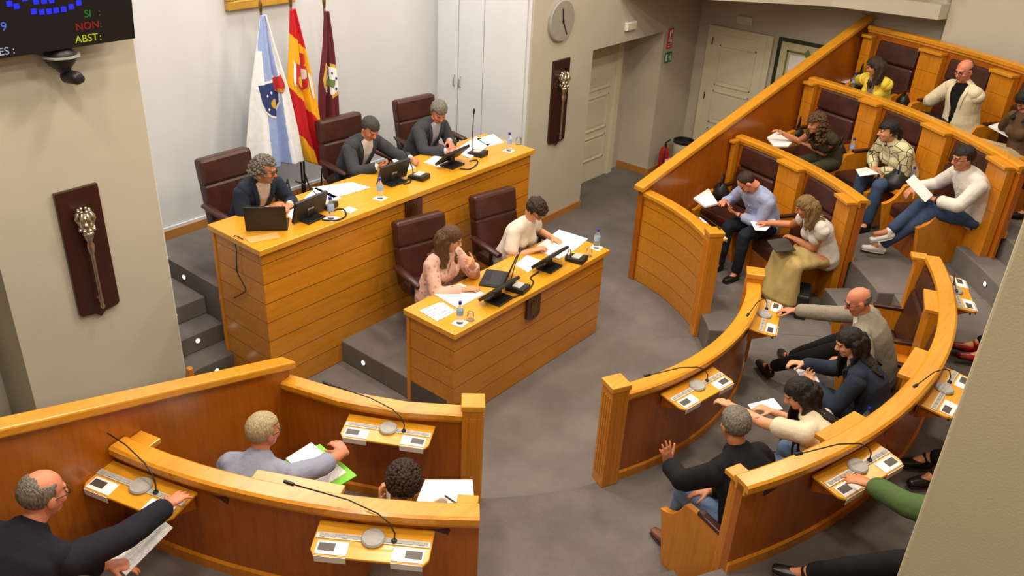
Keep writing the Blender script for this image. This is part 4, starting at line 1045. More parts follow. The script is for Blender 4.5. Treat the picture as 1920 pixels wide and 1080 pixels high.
    def post(me):
        for p in me.polygons:
            q = HI @ p.center; x, y, z = abs(q.x), q.y, q.z
            if y < .045 or z > .06 or z < -.11 or x > .075: continue
            if (x-.031)**2/.0145**2+(z-.009)**2/.0062**2 < 1: p.material_index = 1
            elif .024 < z < .034 and .014 < x < .052: p.material_index = 3
            elif -.076 < z < -.056 and x < .023 and y > .07: p.material_index = 2
            elif beard and z < -.045 and y > .02: p.material_index = 4
    mats = [skm, EYE, LIP, brow] + ([beard] if beard else [])
    remeshed(m, 'body', mats, root, .0068, smooth=2, post=post)
    # clothes
    def neckline(me, v_open=0):
        pass
    def V_cut(w0, h_low, hi=.6):
        def pred(c):
            r_ = c-hip; h = r_.dot(up0)/s; x = (c-sp(h)).dot(rgt); f = (c-sp(h)).dot(fwd)
            if h < h_low or f < 0.02 or h > hi or f > .26*s: return False
            return abs(x) < w0*s*(h-h_low)/(.50-h_low)+ (.012 if h_low < 0 else 0)
        return pred
    def collar(m, mat_inf, hgt, r):
        return m.loft([nb-up0*.035*s, nb+up0*hgt], [(r*1.12*s, r*1.1*s), (r*s, r*s)], n=20, cap=True, round_=False)
    if top:
        mat, slv, inf = top[0], top[1], (top[2] if len(top) > 2 else .014)
        m = MB(); torso(m, inf, h0=-.1, flare=(top[3] if len(top) > 3 else 0)*.05)
        for k in 'lr': arm(m, k, inf*1.05, slv, inf*1.25 if slv < .95 else inf*.6)
        if sex == 'm' or (len(top) > 4 and top[4]): collar(m, inf, .03*s, .066)
        o = remeshed(m, 'shirt' if sex == 'm' else 'blouse', mat, root, .0105, amp=.0045, nsc=10, smooth=2)
        if sex == 'm' and not jacket:
            b = MB()
            for i in range(6):
                h = .06+.07*i; pp = None
                for (h0, w0, d0), (h1, w1, d1) in zip(prof, prof[1:]):
                    if h0 <= h <= h1: dd = d0+(d1-d0)*(h-h0)/(h1-h0); break
                bel = belly*max(0, 1-abs(h-.14)/.2); b.ell(sp(h)+fwd*(dd*s+inf+bel*1.1+.002), .006, u=8, v=6)
            b.build('shirt_buttons', M['white_plastic'], o)
    if jacket:
        mat, slv, inf, h_low, w0 = jacket
        m = MB(); torso(m, inf, h0=-.1, flare=.02)
        jk = remeshed(m, 'jacket', mat, root, .0105, amp=.004, nsc=8, smooth=2, post=(lambda me: delete_faces(me, V_cut(w0, h_low))) if w0 else None)
        sd = jk.modifiers.new('t', 'SOLIDIFY'); sd.thickness = .006; sd.offset = -1
        for k in 'lr':
            m = MB(); arm(m, k, inf, slv, inf*1.05)
            remeshed(m, 'sleeve', mat, jk, .0105, amp=.005, nsc=10, smooth=2)
        if w0:
            for sg in (-1, 1):
                m = MB(); pts = []
                for h in (.50, .44, .36, .28, max(.2, h_low+.03)):
                    for (h0, wa, d0), (h1, wb, d1) in zip(prof, prof[1:]):
                        if h0 <= h <= h1: k_ = (h-h0)/(h1-h0); dd = d0+(d1-d0)*k_; ww = wa+(wb-wa)*k_; break
                    x = w0*s*(h-h_low)/(.50-h_low)+.014; yy = (dd*s+inf)*math.sqrt(max(.1, 1-(x/(ww*s+inf))**2))
                    pts.append(sp(h)+rgt*sg*x+fwd*(yy+.004))
                pts.insert(0, nb+rgt*sg*.062*s-fwd*.01+up0*.015)
                m.loft(pts, [(.02, .007)]+[(.024, .006)]*(len(pts)-2)+[(.01, .005)], side=rgt, n=10)
                m.build('lapel', mat, jk, smooth=True)
            m = MB(); m.loft([nb-up0*.02*s-fwd*.02, nb+up0*.028*s-fwd*.022], [(.078*s, .07*s), (.07*s, .062*s)], side=rgt, n=18, round_=False); m.build('collar', mat, jk, smooth=True)
    if bottom:
        kind, mat = bottom[0], bottom[1]
        m = MB()
        m.loft([sp(-.09), sp(0), sp(.08)], [(.155*s, .125*s), (.18*s, .138*s), (.165*s, .13*s)], side=(1, 0, 0), n=20)
        if kind == 'trousers':
            for k in 'lr': leg(m, k, .014, .93, .02)
            remeshed(m, 'trousers', mat, root, .0115, amp=.006, nsc=8, smooth=2)
        else:
            lk, rk = legs['l'], legs['r']; mid = lambda i: (lk[i]+rk[i])/2; L = bottom[2]
            hw = (rk[1]-lk[1]).length/2
            m.loft([mid(0), mid(0).lerp(mid(1), .5), mid(1)+V((0, .02, 0))], [(.17*s, .10*s), (.17*s+hw*.3, .095*s), (.12*s+hw, .09*s)], side=(1, 0, 0), n=22)
            q = mid(1).lerp(mid(2), L)
            m.loft([mid(1)+V((0, .0, .0)), mid(1).lerp(q, .5), q], [(.12*s+hw, .10), (.14*s+hw, .13), (.17*s+hw, .17)], side=(1, 0, 0), n=22)
            remeshed(m, 'skirt', mat, root, .012, amp=.016, nsc=7, smooth=2, squash=(1, 1, .35))
    if shoes:
        for k in 'lr':
            hj, kn, an = legs[k]; f_ = V((kn.x-hj.x, kn.y-hj.y, 0)).normalized()
            dn = (an-kn).normalized(); tl = V((dn.x, dn.y, 0)); z0 = an.z-.085
            up = V((0, 0, 1)); pit = (knees and an.z > .13); toe = (f_+V((0, 0, -.35))).normalized() if pit else f_
            m = MB(); b = an+V((0, 0, -.045))-f_*.045
            m.loft([b, b+toe*.07, b+toe*.15, b+toe*.23], [(.036*s, .04*s), (.042*s, .042*s), (.046*s, .032*s), (.036*s, .022*s)], side=f_.cross(up), n=16)
            m.loft([an+V((0, 0, .01)), an+V((0, 0, -.04))], [.042*s, .042*s], n=14)
            so = remeshed(m, 'shoe', shoes, root, .009, smooth=2)
            q = MB(); q.loft([b+V((0, 0, -.036)), b+toe*.08+V((0, 0, -.036)), b+toe*.15+V((0, 0, -.028)), b+toe*.235+V((0, 0, -.018))], [(.034*s, .007), (.041*s, .007), (.046*s, .007), (.034*s, .006)], side=f_.cross(up), n=14)
            q.build('sole', M['black'] if shoes != MW else M['white_plastic'], so, smooth=True)
    # hair
    if hair:
        kind, mat = hair[0], hair[1]; opt = hair[2] if len(hair) > 2 else {}
        hl_ = opt.get('line', .062); nape = opt.get('nape', -.07); thick = opt.get('thick', .012); rec = opt.get('recede', 0)
        def keep(p):
            x, y, z = abs(p.x), p.y, p.z
            if opt.get('bald') and (z > opt['bald']+.03*(y < -.06) and y > -.105): return False
            if y > .012: return z > hl_+rec*(.02+.4*max(0, .05-abs(x-.045)))+.35*max(0, x-.05) if kind not in ('long', 'bob') or x < .05 else (z > .0 and y < .05) or z > .055
            if y > -.03: return z > -.012 if kind not in ('long', 'bob') else z > -.07
            return z > nape+.02*(x > .06)
        if kind != 'none':
            m = MB(); NU, NVV = 56, 36; g = {}
            for j in range(1, NVV):
                for i in range(NU):
                    a, b = 2*PI*i/NU, PI*j/NVV
                    dv = V((math.sin(b)*math.cos(a), math.sin(b)*math.sin(a), math.cos(b)))
                    nz = 1+opt.get('rough', .05)*noise.noise(dv*opt.get('rs', 7.0)+V((len(label), 0, 0)))
                    g[i, j] = V((0, -.015, .036)) + V((dv.x*(.079+thick), dv.y*(.098+thick), dv.z*(.088+thick)))*nz
                    if g[i, j].z < .0: g[i, j].y = max(g[i, j].y, -.015-.098-thick+.25*max(0, -g[i, j].z-.02))
            vs = {}
            def vv(k):
                if k not in vs: vs[k] = m.bm.verts.new(HM @ g[k])
                return vs[k]
            for j in range(1, NVV-1):
                for i in range(NU):
                    k4 = [(i, j), ((i+1) % NU, j), ((i+1) % NU, j+1), (i, j+1)]
                    if keep(sum((g[k] for k in k4), V())/4): m._fc([vv(k) for k in k4][::-1])
            if not opt.get('bald'):
                m._fc([vv((i, 1)) for i in range(NU)])
            ho = m.build('hair', mat, root, smooth=True)
            sd = ho.modifiers.new('t', 'SOLIDIFY'); sd.thickness = .018; sd.offset = -1
        if kind in ('long', 'bob'):
            L = opt.get('len', .36); rnd = random.Random(len(label)); m = MB(); ns = opt.get('n', 30); sp_ = opt.get('span', 106); wv = opt.get('wave', .008)
            for k in range(ns):
                a = R(-90 + (-sp_ + 2*sp_*k/(ns-1))); ca, sa = math.cos(a), math.sin(a); ll = L*(.85+.25*rnd.random())
                pts, rad = [], []
                for q in range(8):
                    f = q/7; zz = .095-f*ll
                    if zz > .03: rr = (.3+.75*min(1, f*ll/.07))
                    else: rr = 1.08+opt.get('flare', .08)*f
                    pts.append(HM @ V((ca*.083*rr+wv*math.sin(f*9+k), -.018+sa*.10*rr+wv*math.cos(f*8+k*2)-.02*f, zz)))
                    rad.append(.017 if 0 < q < 6 else .010)
                m.loft(pts, [(r_*1.15, r_*.9) for r_ in rad], n=8)
            # let the lower part hang straight down in the room, not along a tilted head
            for vv_ in m.bm.verts:
                q = HI @ vv_.co
                if q.z < -.04:
                    k = -.04-q.z; base = HM @ V((q.x, q.y, -.04)); hang = base+V((0, 0, -k*s)); vv_.co = vv_.co.lerp(hang, min(1, k/.12))
            for vv_ in m.bm.verts:
                r_ = vv_.co-hip; h = r_.dot(up0)/s
                if h > .50: continue
                hh_ = max(h, .0); W_, D_ = .15, .1
                for (h0, wa, d0), (h1, wb, d1) in zip(prof, prof[1:]):
                    if h0 <= hh_ <= h1: k_ = (hh_-h0)/(h1-h0); W_ = wa+(wb-wa)*k_; D_ = d0+(d1-d0)*k_; break
                W_ = W_*s+.055; D_ = D_*s+.05; c0 = sp(h); x = (vv_.co-c0).dot(rgt); f = (vv_.co-c0).dot(fwd)
                if (x/W_)**2+(f/D_)**2 < 1:
                    q = HI @ vv_.co; sgn = 1 if q.y > .045 else -1
                    fn = sgn*D_*math.sqrt(max(0, 1-(x/W_)**2)); vv_.co += fwd*(fn-f)
            remeshed(m, 'hair_length', mat, ho, .0085, amp=.005, nsc=40, smooth=1, squash=(1, 1, .15))
        if kind == 'curly':
            rnd = random.Random(len(label)*3); m = MB(); rr = opt.get('r', .02); ext = opt.get('len', 0)
            for k in range(opt.get('n', 170)):
                for tr in range(20):
                    dv = V((rnd.gauss(0, 1), rnd.gauss(0, 1), rnd.gauss(0, 1))).normalized(); p = V((dv.x*(.082+thick), -.016+dv.y*(.10+thick), .036+dv.z*(.092+thick)))
                    if keep(p): break
                else: continue
                m.ell(HM @ p, rr*(.7+.6*rnd.random())*hs, u=8, v=6)
            for k in range(int(ext*1100)):
                a = R(rnd.uniform(-215, 35)); zz = -rnd.random()*ext+.02; w_ = 1.05+.35*rnd.random()
                p = HM @ V((math.cos(a)*.085*w_, -.02+math.sin(a)*.095*w_, zz)); m.ell(p, rr*(.8+.7*rnd.random())*hs, u=8, v=6)
            m.build('curls', mat, ho, smooth=True)
        if kind == 'pony':
            m = MB(); m.loft([hp(0, -.11, .02), hp(0, -.15, -.01), hp(0, -.14, -.10), hp(0, -.12, -.16)], [.02, .028, .026, .010], n=12); m.build('pony_tail', mat, ho, smooth=True)
    if glasses:
        m = MB()
        for q in (-1, 1):
            m.tube([hp(q*.033+.023*math.cos(2*PI*i/14), .098, .006+.018*math.sin(2*PI*i/14)) for i in range(15)], .0028, 6)
            m.tube([hp(q*.056, .097, .012), hp(q*.082, .06, .012), hp(q*.086, -.01, .008)], .0026, 6)
        m.tube([hp(-.011, .099, .01), hp(0, .104, .013), hp(.011, .099, .01)], .0026, 6)
        m.build('glasses', M['lens'], root, smooth=True)
    if watch:
        S_, E_l, W, d, n, sg, hh = arms[watch]; fd_ = (W-E_l).normalized(); ax = fd_.cross(V((0, 0, 1))).normalized(); ay = fd_.cross(ax)
        c = W-fd_*.03; m = MB(); m.tube([c+ax*.036*math.cos(2*PI*i/16)+ay*.032*math.sin(2*PI*i/16) for i in range(17)], .008, 6); m.ell(c-n*.034, (.018, .018, .01)); m.build('watch', M['black'], root, smooth=True)
    if tie == 'bow':
        m = MB(); f0 = sp(.46)+fwd*.11*s
        m.ell(f0, .02); m.loft([f0, f0+rgt*.02+fwd*.03-up0*.12, f0+rgt*.03+fwd*.02-up0*.25], [(.02, .012), (.03, .014), (.034, .01)], side=rgt, n=10); m.loft([f0, f0-rgt*.025+fwd*.03-up0*.11, f0-rgt*.035+fwd*.02-up0*.22], [(.02, .012), (.03, .014), (.034, .01)], side=rgt, n=10)
        m.build('neck_bow', top[0], root, smooth=True)
    return root, arms, legs, RM

NAVY = fabric('navy_wool', sh('#262d3c')); CHAR = fabric('charcoal_wool', sh('#3b3c40')); BLK = fabric('black_cotton', sh('#17171a')); DKN = fabric('dark_navy_suit', sh('#1c1c26'))
WHT = fabric('white_cotton', sh('#d9d3cc')); CRM = fabric('cream_cotton', sh('#dccfb2')); LBL = fabric('pale_blue_cotton', sh('#9fa9cc')); GBL = fabric('grey_blue_cotton', sh('#8f93a8'))
PNK = fabric('pink_silk', sh('#dcb3a2'), pattern=('spots', sh('#c08a78'), 20)); PALEP = fabric('pale_stripe_cotton', sh('#d8c4b4')); YEL = fabric('yellow_knit', sh('#e6cf4a')); GRYT = fabric('grey_tee', sh('#8d8378'))
GRB = fabric('grey_tweed', sh('#8c8374'), scale=180, var=.25); KHA = fabric('khaki_cotton', sh('#b59d64')); JEAN = fabric('blue_denim', sh('#3c4d6b'), scale=300, var=.2); JEAL = fabric('mid_denim', sh('#5d7190'), scale=300, var=.2)
OLV = fabric('dark_olive', sh('#3d3a28')); GRN = fabric('green_cotton', sh('#4c6238')); PAT = fabric('patterned_cream', sh('#d8cfa6'), pattern=('lines', sh('#4a4638'), 9)); BGE = fabric('beige_cotton', sh('#b8a07c')); BRN = fabric('brown_knit', sh('#5c4634'))
MW = plain('white_shoe', (.8, .77, .72), .5); MB_ = plain('black_shoe', (.012, .011, .011), .3); MBR = plain('brown_shoe', sh('#6b3a22'), .4); MRD = plain('red_shoe', sh('#a3151c'), .35)
HG = hairmat('grey_hair', sh('#8b8377'), sh('#4a443c')); HW = hairmat('white_blond_hair', sh('#c9b690'), sh('#8d7c5c')); HD = hairmat('dark_hair', sh('#241a14'), sh('#0c0908')); HB = hairmat('brown_hair', sh('#6a4a2c'), sh('#33220f')); HBD = hairmat('dark_brown_hair', sh('#3f2a1b'), sh('#1a110b')); HGD = hairmat('dark_grey_hair', sh('#4b4742'), sh('#211f1d')); HBL = hairmat('blond_brown_hair', sh('#9a7a48'), sh('#4d3a20'))
BRD = plain('grey_stubble', sh('#a58672'), .7)
def seatf(k): a, Rr, f = SEATS[k]; loc, rz = frame_at(a, Rr-.04, f); return V(loc), rz
def H(px, py, z, **kw): return dict(pos=at(px, py, z), **kw)

# officials on the dais
DF = .57
person('bespectacled man in navy blazer with grey curly hair at the left end of the dais', V((4.5, 6.86, DZ)), PI, at(497, 318, 1.93), at(640, 372, 1.72), hr=H(503, 392, 1.565, nw=(0, 0, -1)), hl=H(543, 383, 1.575, nw=(0, 0, -1), dir=(-.9, -.5, 0)), hip_h=DF, skin='tan', top=(PALEP, 1.0), jacket=(NAVY, .93, .026, .12, .085), bottom=('trousers', NAVY), shoes=MB_, hair=('curly', HG, {'n': 420, 'r': .011, 'nape': -.1, 'len': .08, 'recede': .6}), glasses=True, watch='r', beard=BRD)
person('dark-haired man in charcoal suit and white shirt in the middle of the dais', V((6.06, 7.02, DZ)), PI, at(694, 241, 1.93), at(745, 318, 1.60), hr=H(708, 313, 1.60, nw=(.2, 0, .6), curl=1.0), hl=H(770, 297, 1.585, nw=(-.3, 0, -1), curl=1.0), hip_h=DF, skin='pink', top=(WHT, 1.0), jacket=(CHAR, .92, .026, .06, .085), bottom=('trousers', CHAR), shoes=MB_, hair=('short', HGD), watch='l')
person('grey-haired man in dark blazer with clasped hands at the right of the dais', V((7.17, 7.0, DZ)), PI, at(823, 210, 1.93), at(852, 290, 1.60), hr=H(836, 283, 1.59, nw=(.5, 0, -.8), curl=1.1), hl=H(842, 264, 1.62, nw=(-.4, -.2, -.8), curl=1.0, dir=(-.4, -.9, -.3)), hip_h=DF, skin='pink', top=(fabric('pale_blue_shirt', sh('#b4b8c8')), 1.0), jacket=(CHAR, .93, .026, .08, .08), bottom=('trousers', CHAR), shoes=MB_, hair=('short', HG, {'thick': .016, 'rough': .1}))
# clerks
person('brown-haired woman in a patterned pink blouse resting her chin on her hand', V((5.5, 5.28, .24)), PI, at(846, 447, 1.46), at(960, 505, 1.2), hr=H(868, 543, 1.02, nw=(0, 0, -1), curl=.5), hl=dict(pos=at(846, 447, 1.46)+V((.13, -.17, -.27)), dir=(-.55, -.05, .75), nw=(-.5, .8, .2), curl=1.5, hint=(-.5, .6, -1)), hip_h=DF, sex='f', skin='fair', top=(PNK, .93, .02, .3, 1), bottom=('trousers', WHT), shoes=MB_, hair=('long', HB, {'len': .36}), tie='bow')
person('short-haired woman in a white top and glasses reading at the front desk', V((6.58, 5.24, .24)), PI, at(1004, 394, 1.43), at(1058, 480, 1.03), hr=H(1000, 470, 1.02, nw=(0, 0, -1), curl=.7), hl=H(1036, 446, 1.02, nw=(0, 0, -1), curl=.5), hip_h=DF, sex='f', skin='fair', top=(CRM if False else fabric('white_knit', sh('#e3d6c4')), .36, .02, .2), bottom=('trousers', BLK), shoes=MB_, hair=('short', HBD, {'nape': -.10, 'thick': .024, 'line': .045, 'rough': .16, 'rs': 5}), glasses=True)
# left block
l, z = seatf('A1'); person('grey-haired man in a blue-grey shirt reaching for the microphone shelf', l, z, at(494, 808, 1.50), at(900, 640, 1.2), hr=H(668, 838, 1.03, nw=(0, 0, -1), dir=(.1, 1, .25), hint=(.9, .1, -.3), curl=.7), hl=dict(pos=at(600, 880, .98), nw=(0, 0, -1)), skin='pink', s=1.02, twist=18, al=1.06, top=(GBL, .62, .024), bottom=('trousers', NAVY), shoes=MB_, hair=('short', HW, {'thick': .01}), glasses=True)
l, z = seatf('A0'); person('curly dark-haired man seen from behind holding a white phone', l, z, at(757, 908, 1.47), at(800, 850, 1.0), hl=H(716, 940, 1.17, nw=(.6, -.6, .1), curl=.9, dir=(.1, .2, 1), hint=(-.6, .35, -.7)), hr=dict(pos=at(830, 940, 1.0), nw=(0, 0, -1)), skin='fair', top=(GRYT, 1.0), bottom=('trousers', NAVY), shoes=MB_, hair=('curly', HBD, {'n': 620, 'r': .012, 'nape': -.06, 'thick': .018}))
l, z = seatf('F0'); person('balding bespectacled man in a dark suit reaching out at the bottom left corner', l, z, at(80, 928, 1.99), at(420, 800, 1.7), al=1.22, hr=H(352, 926, 1.50, nw=(0, 0, -1), hint=(.7, -.2, -.6), curl=.3, spread=1.8), hl=dict(pos=at(200, 1060, 1.45), nw=(0, 0, -1)), skin='pink', s=1.06, twist=32, leandir=-8, top=(WHT, .9), jacket=(DKN, .93, .028, .15, .07), bottom=('trousers', fabric('grey_trousers', sh('#6d6a66'))), shoes=MB_, hair=('short', HG, {'thick': .005, 'bald': .085, 'line': .3, 'rough': .02}), glasses=True)
# right front block
l, z = seatf('B0'); person('bald bespectacled man in a grey tweed blazer reaching for the shelf', l, z, at(1610, 565, 1.50), at(1440, 615, 1.15), al=1.22, hr=H(1465, 580, 1.08, nw=(0, 0, -1), hint=(.6, -.2, -.5), curl=.5), hl=None, skin='pink', s=1.02, twist=-20, knees=((-.15, .85, .62), (.16, .80, .60)), ankles=((-.22, 1.22, .12), (.1, 1.02, .085)), top=(WHT, .9), jacket=(GRB, .93, .03, .1, .08), bottom=('trousers', BLK), shoes=MB_, hair=('short', HG, {'thick': .004, 'bald': .012, 'nape': -.05, 'line': .3}), glasses=True)
l, z = seatf('B1'); person('dark-haired woman in a navy jacket holding papers', l, z, at(1592, 642, 1.46), at(1440, 690, 1.2), hr=H(1505, 682, 1.12, nw=(-.3, 0, -1), curl=.9), hl=H(1530, 722, 1.05, nw=(.3, 0, .8), curl=.8), sex='f', skin='fair', top=(GRYT, .8), jacket=(NAVY, .95, .026, .1, .07), bottom=('trousers', NAVY), shoes=MB_, hair=('long', HD, {'len': .46, 'wave': .014, 'flare': .30}))
l, z = seatf('B2'); person('long-haired woman in a cream short-sleeved top stretching her arm to the shelf', l, z, at(1498, 738, 1.42), at(1370, 790, 1.15), al=1.22, hl=H(1336, 748, 1.08, nw=(0, 0, -1), hint=(-.7, -.2, -.6), curl=.5), hr=H(1448, 772, 1.02, nw=(0, 0, -1), curl=.8), sex='f', skin='fair', s=1.02, twist=14, top=(CRM, .34, .02, .1), bottom=('trousers', JEAL), shoes=MB_, hair=('long', HD, {'len': .56, 'flare': .32, 'wave': .01}))
l, z = seatf('B3'); person('grey-haired man in a black shirt with one hand raised', l, z, at(1378, 797, 1.52), at(1230, 690, 1.2), hl=H(1252, 868, 1.03, dir=(-.15, .15, 1), nw=(.3, .9, .1), hint=(-.8, -.3, -.6), curl=.25, spread=2.0), hr=dict(pos=at(1330, 920, .95)), skin='tan', s=1.04, top=(BLK, .9, .028), bottom=('trousers', JEAL), shoes=MBR, hair=('short', HG, {'thick': .012, 'nape': -.085}))
# far right block, first row
l, z = seatf('C0'); person('balding man in a pale blue shirt bent over his phone', l, z, at(1402, 342, 1.43), at(1362, 405, 1.0), hr=H(1358, 378, 1.10, nw=(0, 0, -1), curl=.7), hl=H(1383, 402, 1.0, nw=(.3, 0, .8), curl=1.0), skin='pink', s=1.04, belly=.05, top=(LBL, .85, .022), bottom=('trousers', fabric('black_jeans', sh('#1d222c'))), shoes=MB_, hair=('short', HBD, {'thick': .005, 'line': .09, 'recede': 1.5}), watch='l')
l, z = seatf('C1'); person('woman in a white frilled top and long khaki skirt writing', l, z, at(1510, 388, 1.45), at(1400, 425, 1.15), hr=H(1440, 418, 1.03, nw=(0, 0, -1), curl=.8), hl=H(1490, 448, .98, nw=(0, 0, -1), curl=.5), sex='f', skin='tan', s=1.02, top=(WHT, .14, .02), bottom=('skirt', KHA, .86), shoes=MBR, hair=('long', HBL, {'len': .33}))
# second row
l, z = seatf('D0'); person('curly-haired woman in a dark sleeveless top with her arm stretched out', l, z, at(1530, 232, 1.88), at(1440, 258, 1.75), hr=H(1468, 250, 1.62, nw=(0, 0, -1), hint=(.5, -.2, -.6), curl=.6), hl=H(1515, 272, 1.52, nw=(.2, 0, -1), curl=.8), hip_h=.53, ankles=((-.12, .68, .085), (.12, .68, .085)), sex='f', skin='tan', s=.95, top=(OLV, .06, .018), bottom=('trousers', OLV), shoes=MB_, hair=('curly', HB, {'n': 400, 'r': .015, 'len': .30, 'thick': .02, 'nape': -.1}))
l, z = seatf('D1'); person('dark-haired woman in a patterned cream jacket with hands in her lap', l, z, at(1665, 246, 1.99), at(1540, 262, 1.85), hr=H(1638, 315, 1.5, nw=(0, 0, -1), curl=.9), hl=H(1650, 318, 1.5, nw=(0, 0, -1), curl=.9), sex='f', skin='fair', s=1.02, top=(PAT, .95, .03, .3, 1), bottom=('trousers', JEAN), shoes=MB_, hair=('pony', HD, {'thick': .02, 'nape': -.09, 'line': .05}))
l, z = seatf('D2'); person('man in a white shirt and jeans with crossed legs reading a sheet', l, z, at(1806, 297, 2.04), at(1660, 330, 1.85), hr=H(1712, 352, 1.56, nw=(0, 0, -1), curl=.8, dir=(-.6, .3, -.5)), hl=H(1752, 374, 1.58, nw=(0, 0, -1), curl=.9, hint=(-.9, .25, -.6)), skin='tan', s=1.04, knees=(at(1752, 398, 1.42), at(1722, 374, 1.50)), ankles=(at(1652, 460, .94), at(1668, 432, 1.16)), top=(WHT, .85, .026), bottom=('trousers', JEAN), shoes=MW, hair=('short', HD, {'thick': .014}), glasses=True, watch='l', belly=.02)
# top row
l, z = seatf('E0'); person('woman in a yellow cardigan writing at the left end of the top row', l, z, at(1640, 124, 2.42), at(1570, 150, 2.2), hr=H(1594, 147, 1.93, nw=(0, 0, -1), curl=1.0), hl=H(1640, 164, 1.98, nw=(0, 0, -1), curl=.6), sex='f', skin='tan', s=.93, hip_h=.52, knees=((-.13, .84, .58), (.13, .84, .58)), ankles=((-.13, .62, .085), (.13, .62, .085)), top=(GRYT, .5), jacket=(YEL, .8, .03, -.05, .07), bottom=('trousers', OLV), shoes=MB_, hair=('long', HBD, {'len': .36}))
l, z = seatf('E1'); person('bald bespectacled man in a cream jacket looking at his phone in the top row', l, z, at(1808, 133, 2.57), at(1690, 190, 2.3), hr=H(1762, 186, 2.09, nw=(0, 0, -1), curl=1.0), hl=H(1790, 190, 2.09, nw=(.2, 0, .5), curl=1.0), skin='pink', s=1.04, knees=((-.15, .86, .60), (.15, .86, .60)), ankles=((-.13, .66, .085), (.13, .66, .085)), top=(BLK, .9), jacket=(CRM, .95, .032, .05, .09), bottom=('trousers', BLK), shoes=MB_, hair=('short', HGD, {'thick': .003, 'bald': .055, 'line': .3, 'nape': -.05}), glasses=True, belly=.03)
l, z = seatf('E2'); person('dark-haired woman in brown writing in a notebook at the right edge', l, z, at(1922, 188, 2.47), at(1860, 250, 2.1), s=.95, hip_h=.52, knees=((-.13, .84, .58), (.13, .84, .58)), ankles=((-.13, .62, .085), (.13, .62, .085)), hr=H(1890, 240, 2.0, nw=(0, 0, -1), curl=.9), hl=H(1906, 244, 2.0, nw=(0, 0, -1), curl=.7), sex='f', skin='tan', top=(BRN, .6), bottom=('trousers', BGE), shoes=MB_, hair=('long', HD, {'len': .36}))
l, z = seatf('E3'); person('person in dark trousers at the aisle end of the top row, mostly out of frame', l, z, l+V((math.cos(R(z+90 if False else 0))*0-.15, .12, 1.24)), l+V((-2, 1.5, 1)), top=(BLK, 1.0), bottom=('trousers', OLV), shoes=MB_, hair=('short', HD))
# second row behind the column
l, z = seatf('G2'); person('person in a green sleeve reaching to the shelf from behind the column', l, z, V((4.50, .36, 1.97)), V((5, 2, 1.5)), al=1.1, hl=H(1612, 900, 1.49, nw=(0, 0, -1), dir=(-.1, 1, -.08), hint=(-.7, -.3, -.5), curl=.35, spread=1.4), skin='tan', s=1.04, twist=-22, knees=((-.20, .85, .62), (.14, .80, .60)), ankles=((-.22, 1.2, .12), (.1, .9, .085)), top=(GRN, .93, .028), bottom=('trousers', BLK), shoes=MB_, hair=('short', HD))
l, z = seatf('G1'); person('person in black shoes seated behind the column', l, z, l+V((.03, .35, 1.24)), l+V((0, 3, 1)), knees=(at(1800, 850, 1.4), at(1822, 870, 1.4)), ankles=(at(1738, 858, .96), at(1752, 890, .94)), top=(BLK, 1.0), bottom=('trousers', BLK), shoes=MB_, hair=('short', HD))
l, z = seatf('G0'); person('person in red shoes seated behind the column', l, z, l+V((-.1, .32, 1.22)), l+V((-1, 3, 1)), sex='f', knees=((-.10, .76, .60), (.10, .76, .60)), ankles=((-.06, 1.05, .12), (.10, 1.08, .12)), top=(BLK, 1.0), bottom=('trousers', DKN), shoes=MRD, hair=('long', HBD))

M['grey_dark'] = plain('dark_grey_case', (.05, .048, .045), .5)
# ------------------------------------------------------------------ papers and things in laps and hands
sheet(((520, 872), (600, 834), (669, 893), (606, 930)), .985, 'bright green folder in the grey-haired man\'s lap', 'green_folder', 'folder', .008, 'folder')
sheet(((536, 862), (584, 832), (650, 888), (600, 918)), .994, 'white papers on the bright green folder', 'printed', th=.012)
sheet(((775, 957), (797, 902), (886, 902), (890, 957)), 1.0, 'large open pages beside the curly-haired man', 'printed', th=.012)
p = at(850, 940, 1.016); o = MB().loft([(-.075, 0, 0), (.075, 0, 0)], [.006, .006], n=8).build('pen', M['pen'], smooth=True); o.location = p; o.rotation_euler.z = -1.6; tag(o, 'dark pen lying on the large open pages', 'pen')
def slab(c, ex, ey, w, h, th, mat, name, label, cat):
    ex = V(ex).normalized(); ey = (V(ey)-ex*V(ey).dot(ex)).normalized(); ez = ex.cross(ey)
    o = MB().box(-w/2, w/2, -h/2, h/2, -th/2, th/2).build(name, M[mat] if isinstance(mat, str) else mat)
    mm = Matrix((ex, ey, ez)).transposed().to_4x4(); mm.translation = V(c); o.matrix_world = mm
    return tag(o, label, cat)
slab(at(728, 925, 1.22), (.55, .4, -.1), (.1, .1, 1), .075, .15, .009, 'white_plastic', 'mobile_phone', 'white phone held up by the curly-haired man', 'phone')
sheet(((203, 1046), (305, 975), (324, 990), (236, 1080)), 1.42, 'printed page held low by the man in a dark suit at bottom left', 'printed')
sheet(((1300, 374), (1328, 356), (1346, 384), (1322, 390)), .99, 'white papers left of the blue-shirted man', th=.02)
slab(at(1388, 407, .98), (1, .3, 0), (-.3, 1, .3), .075, .15, .009, 'black', 'mobile_phone', 'dark phone in the blue-shirted man\'s hands', 'phone')
sheet(((1407, 416), (1446, 407), (1456, 414), (1436, 433), (1416, 432)), .99, 'white sheet under the khaki-skirted woman\'s hand')
sheet(((1438, 452), (1474, 447), (1492, 470), (1455, 474)), 1.0, 'dark tablet in the khaki-skirted woman\'s lap', 'grey_dark', 'tablet', .01, 'tablet')
sheet(((1438, 260), (1462, 246), (1492, 262), (1478, 276), (1450, 276)), 1.5, 'white papers under the curly-haired woman\'s outstretched hand', th=.02)
sheet(((1604, 318), (1625, 314), (1648, 326), (1612, 331)), 1.50, 'white page in the patterned-jacket woman\'s lap')
_e = at(1742, 372, 1.60)-at(1707, 334, 1.76); _v = _ray(1724, 353).normalized()
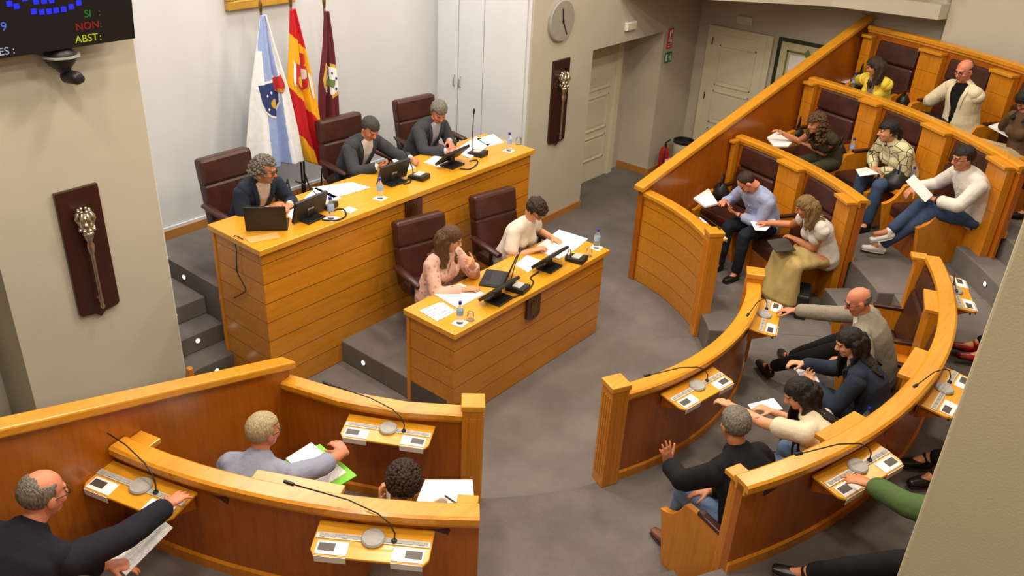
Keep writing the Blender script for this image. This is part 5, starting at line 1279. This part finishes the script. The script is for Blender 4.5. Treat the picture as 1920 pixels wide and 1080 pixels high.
slab(at(1724, 353, 1.68), _e, _v*.85+_e.cross(_v).normalized()*.5, .29, .2, .003, 'paper', 'paper_sheet', 'sheet held up by the man in a white shirt', 'paper')
sheet(((1571, 153), (1590, 144), (1620, 151), (1604, 160)), 1.90, 'white notepad under the yellow cardigan woman\'s pen', th=.01)
slab(at(1776, 188, 2.12), (1, .3, 0), (-.3, 1, .5), .075, .15, .009, 'black', 'mobile_phone', 'dark phone in the cream-jacketed man\'s hands', 'phone')
sheet(((1853, 238), (1872, 232), (1905, 250), (1890, 258)), 2.0, 'notebook before the dark-haired woman at the right edge', th=.015)
sheet(((1489, 690), (1528, 700), (1552, 748), (1512, 724)), 1.03, 'white pages held by the navy-jacketed woman', 'printed')
sheet(((1402, 759), (1450, 747), (1468, 768), (1414, 776)), 1.0, 'white page held by the cream-topped woman')
slab(at(735, 313, 1.63), (1, 0, 0), (0, .8, .6), .15, .075, .009, 'black', 'mobile_phone', 'phone held by the middle official', 'phone')
# ------------------------------------------------------------------ camera, world, lights
cam = bpy.data.cameras.new('camera'); cam.sensor_width = 36; cam.lens = CF/1920*36; cam.clip_start = .05
co = bpy.data.objects.new('camera', cam); COL.objects.link(co)
Mx = Matrix((_RT, _UP, -_F)).transposed().to_4x4(); Mx.translation = CAM; co.matrix_world = Mx
SC.camera = co
w = bpy.data.worlds.new('world'); SC.world = w; w.use_nodes = True
w.node_tree.nodes['Background'].inputs['Color'].default_value = (1, .9, .78, 1); w.node_tree.nodes['Background'].inputs['Strength'].default_value = .06
def area(loc, size, power, color, aim=None, size_y=None):
    l = bpy.data.lights.new('ceiling_or_fill_lamp', 'AREA'); l.energy = power; l.size = size; l.color = color
    if size_y: l.shape = 'RECTANGLE'; l.size_y = size_y
    else: l.shape = 'DISK'
    o = bpy.data.objects.new('ceiling_or_fill_lamp', l); COL.objects.link(o); o.location = loc
    if aim: o.rotation_euler = (V(aim)-V(loc)).to_track_quat('-Z', 'Y').to_euler()
    return o
WARM = (1, .89, .73)
for x, y, pw in ((2.2, 1.2, 120), (2.2, 3.8, 120), (4.4, 2.4, 150), (6.6, 1.2, 140), (6.6, 4.0, 170), (8.8, 2.6, 150), (8.8, 4.9, 95), (4.4, 4.9, 150), (10.4, 1.2, 90), (.4, 2.5, 90), (-.8, -1.6, 170), (1.5, 5.0, 80), (1.2, -2.5, 120)):  # last three are unseen fill lamps, added to brighten column and left wall
    area((x, y, 5.9), .5, pw, WARM)
area((5.9, 7.3, 5.7), 3.6, 270, (1, .97, .94), size_y=1.0)
SC.view_settings.view_transform = 'Standard'; SC.view_settings.look = 'None'; SC.view_settings.gamma = 1; SC.view_settings.use_curve_mapping = False
SC.view_settings.exposure = -0.98
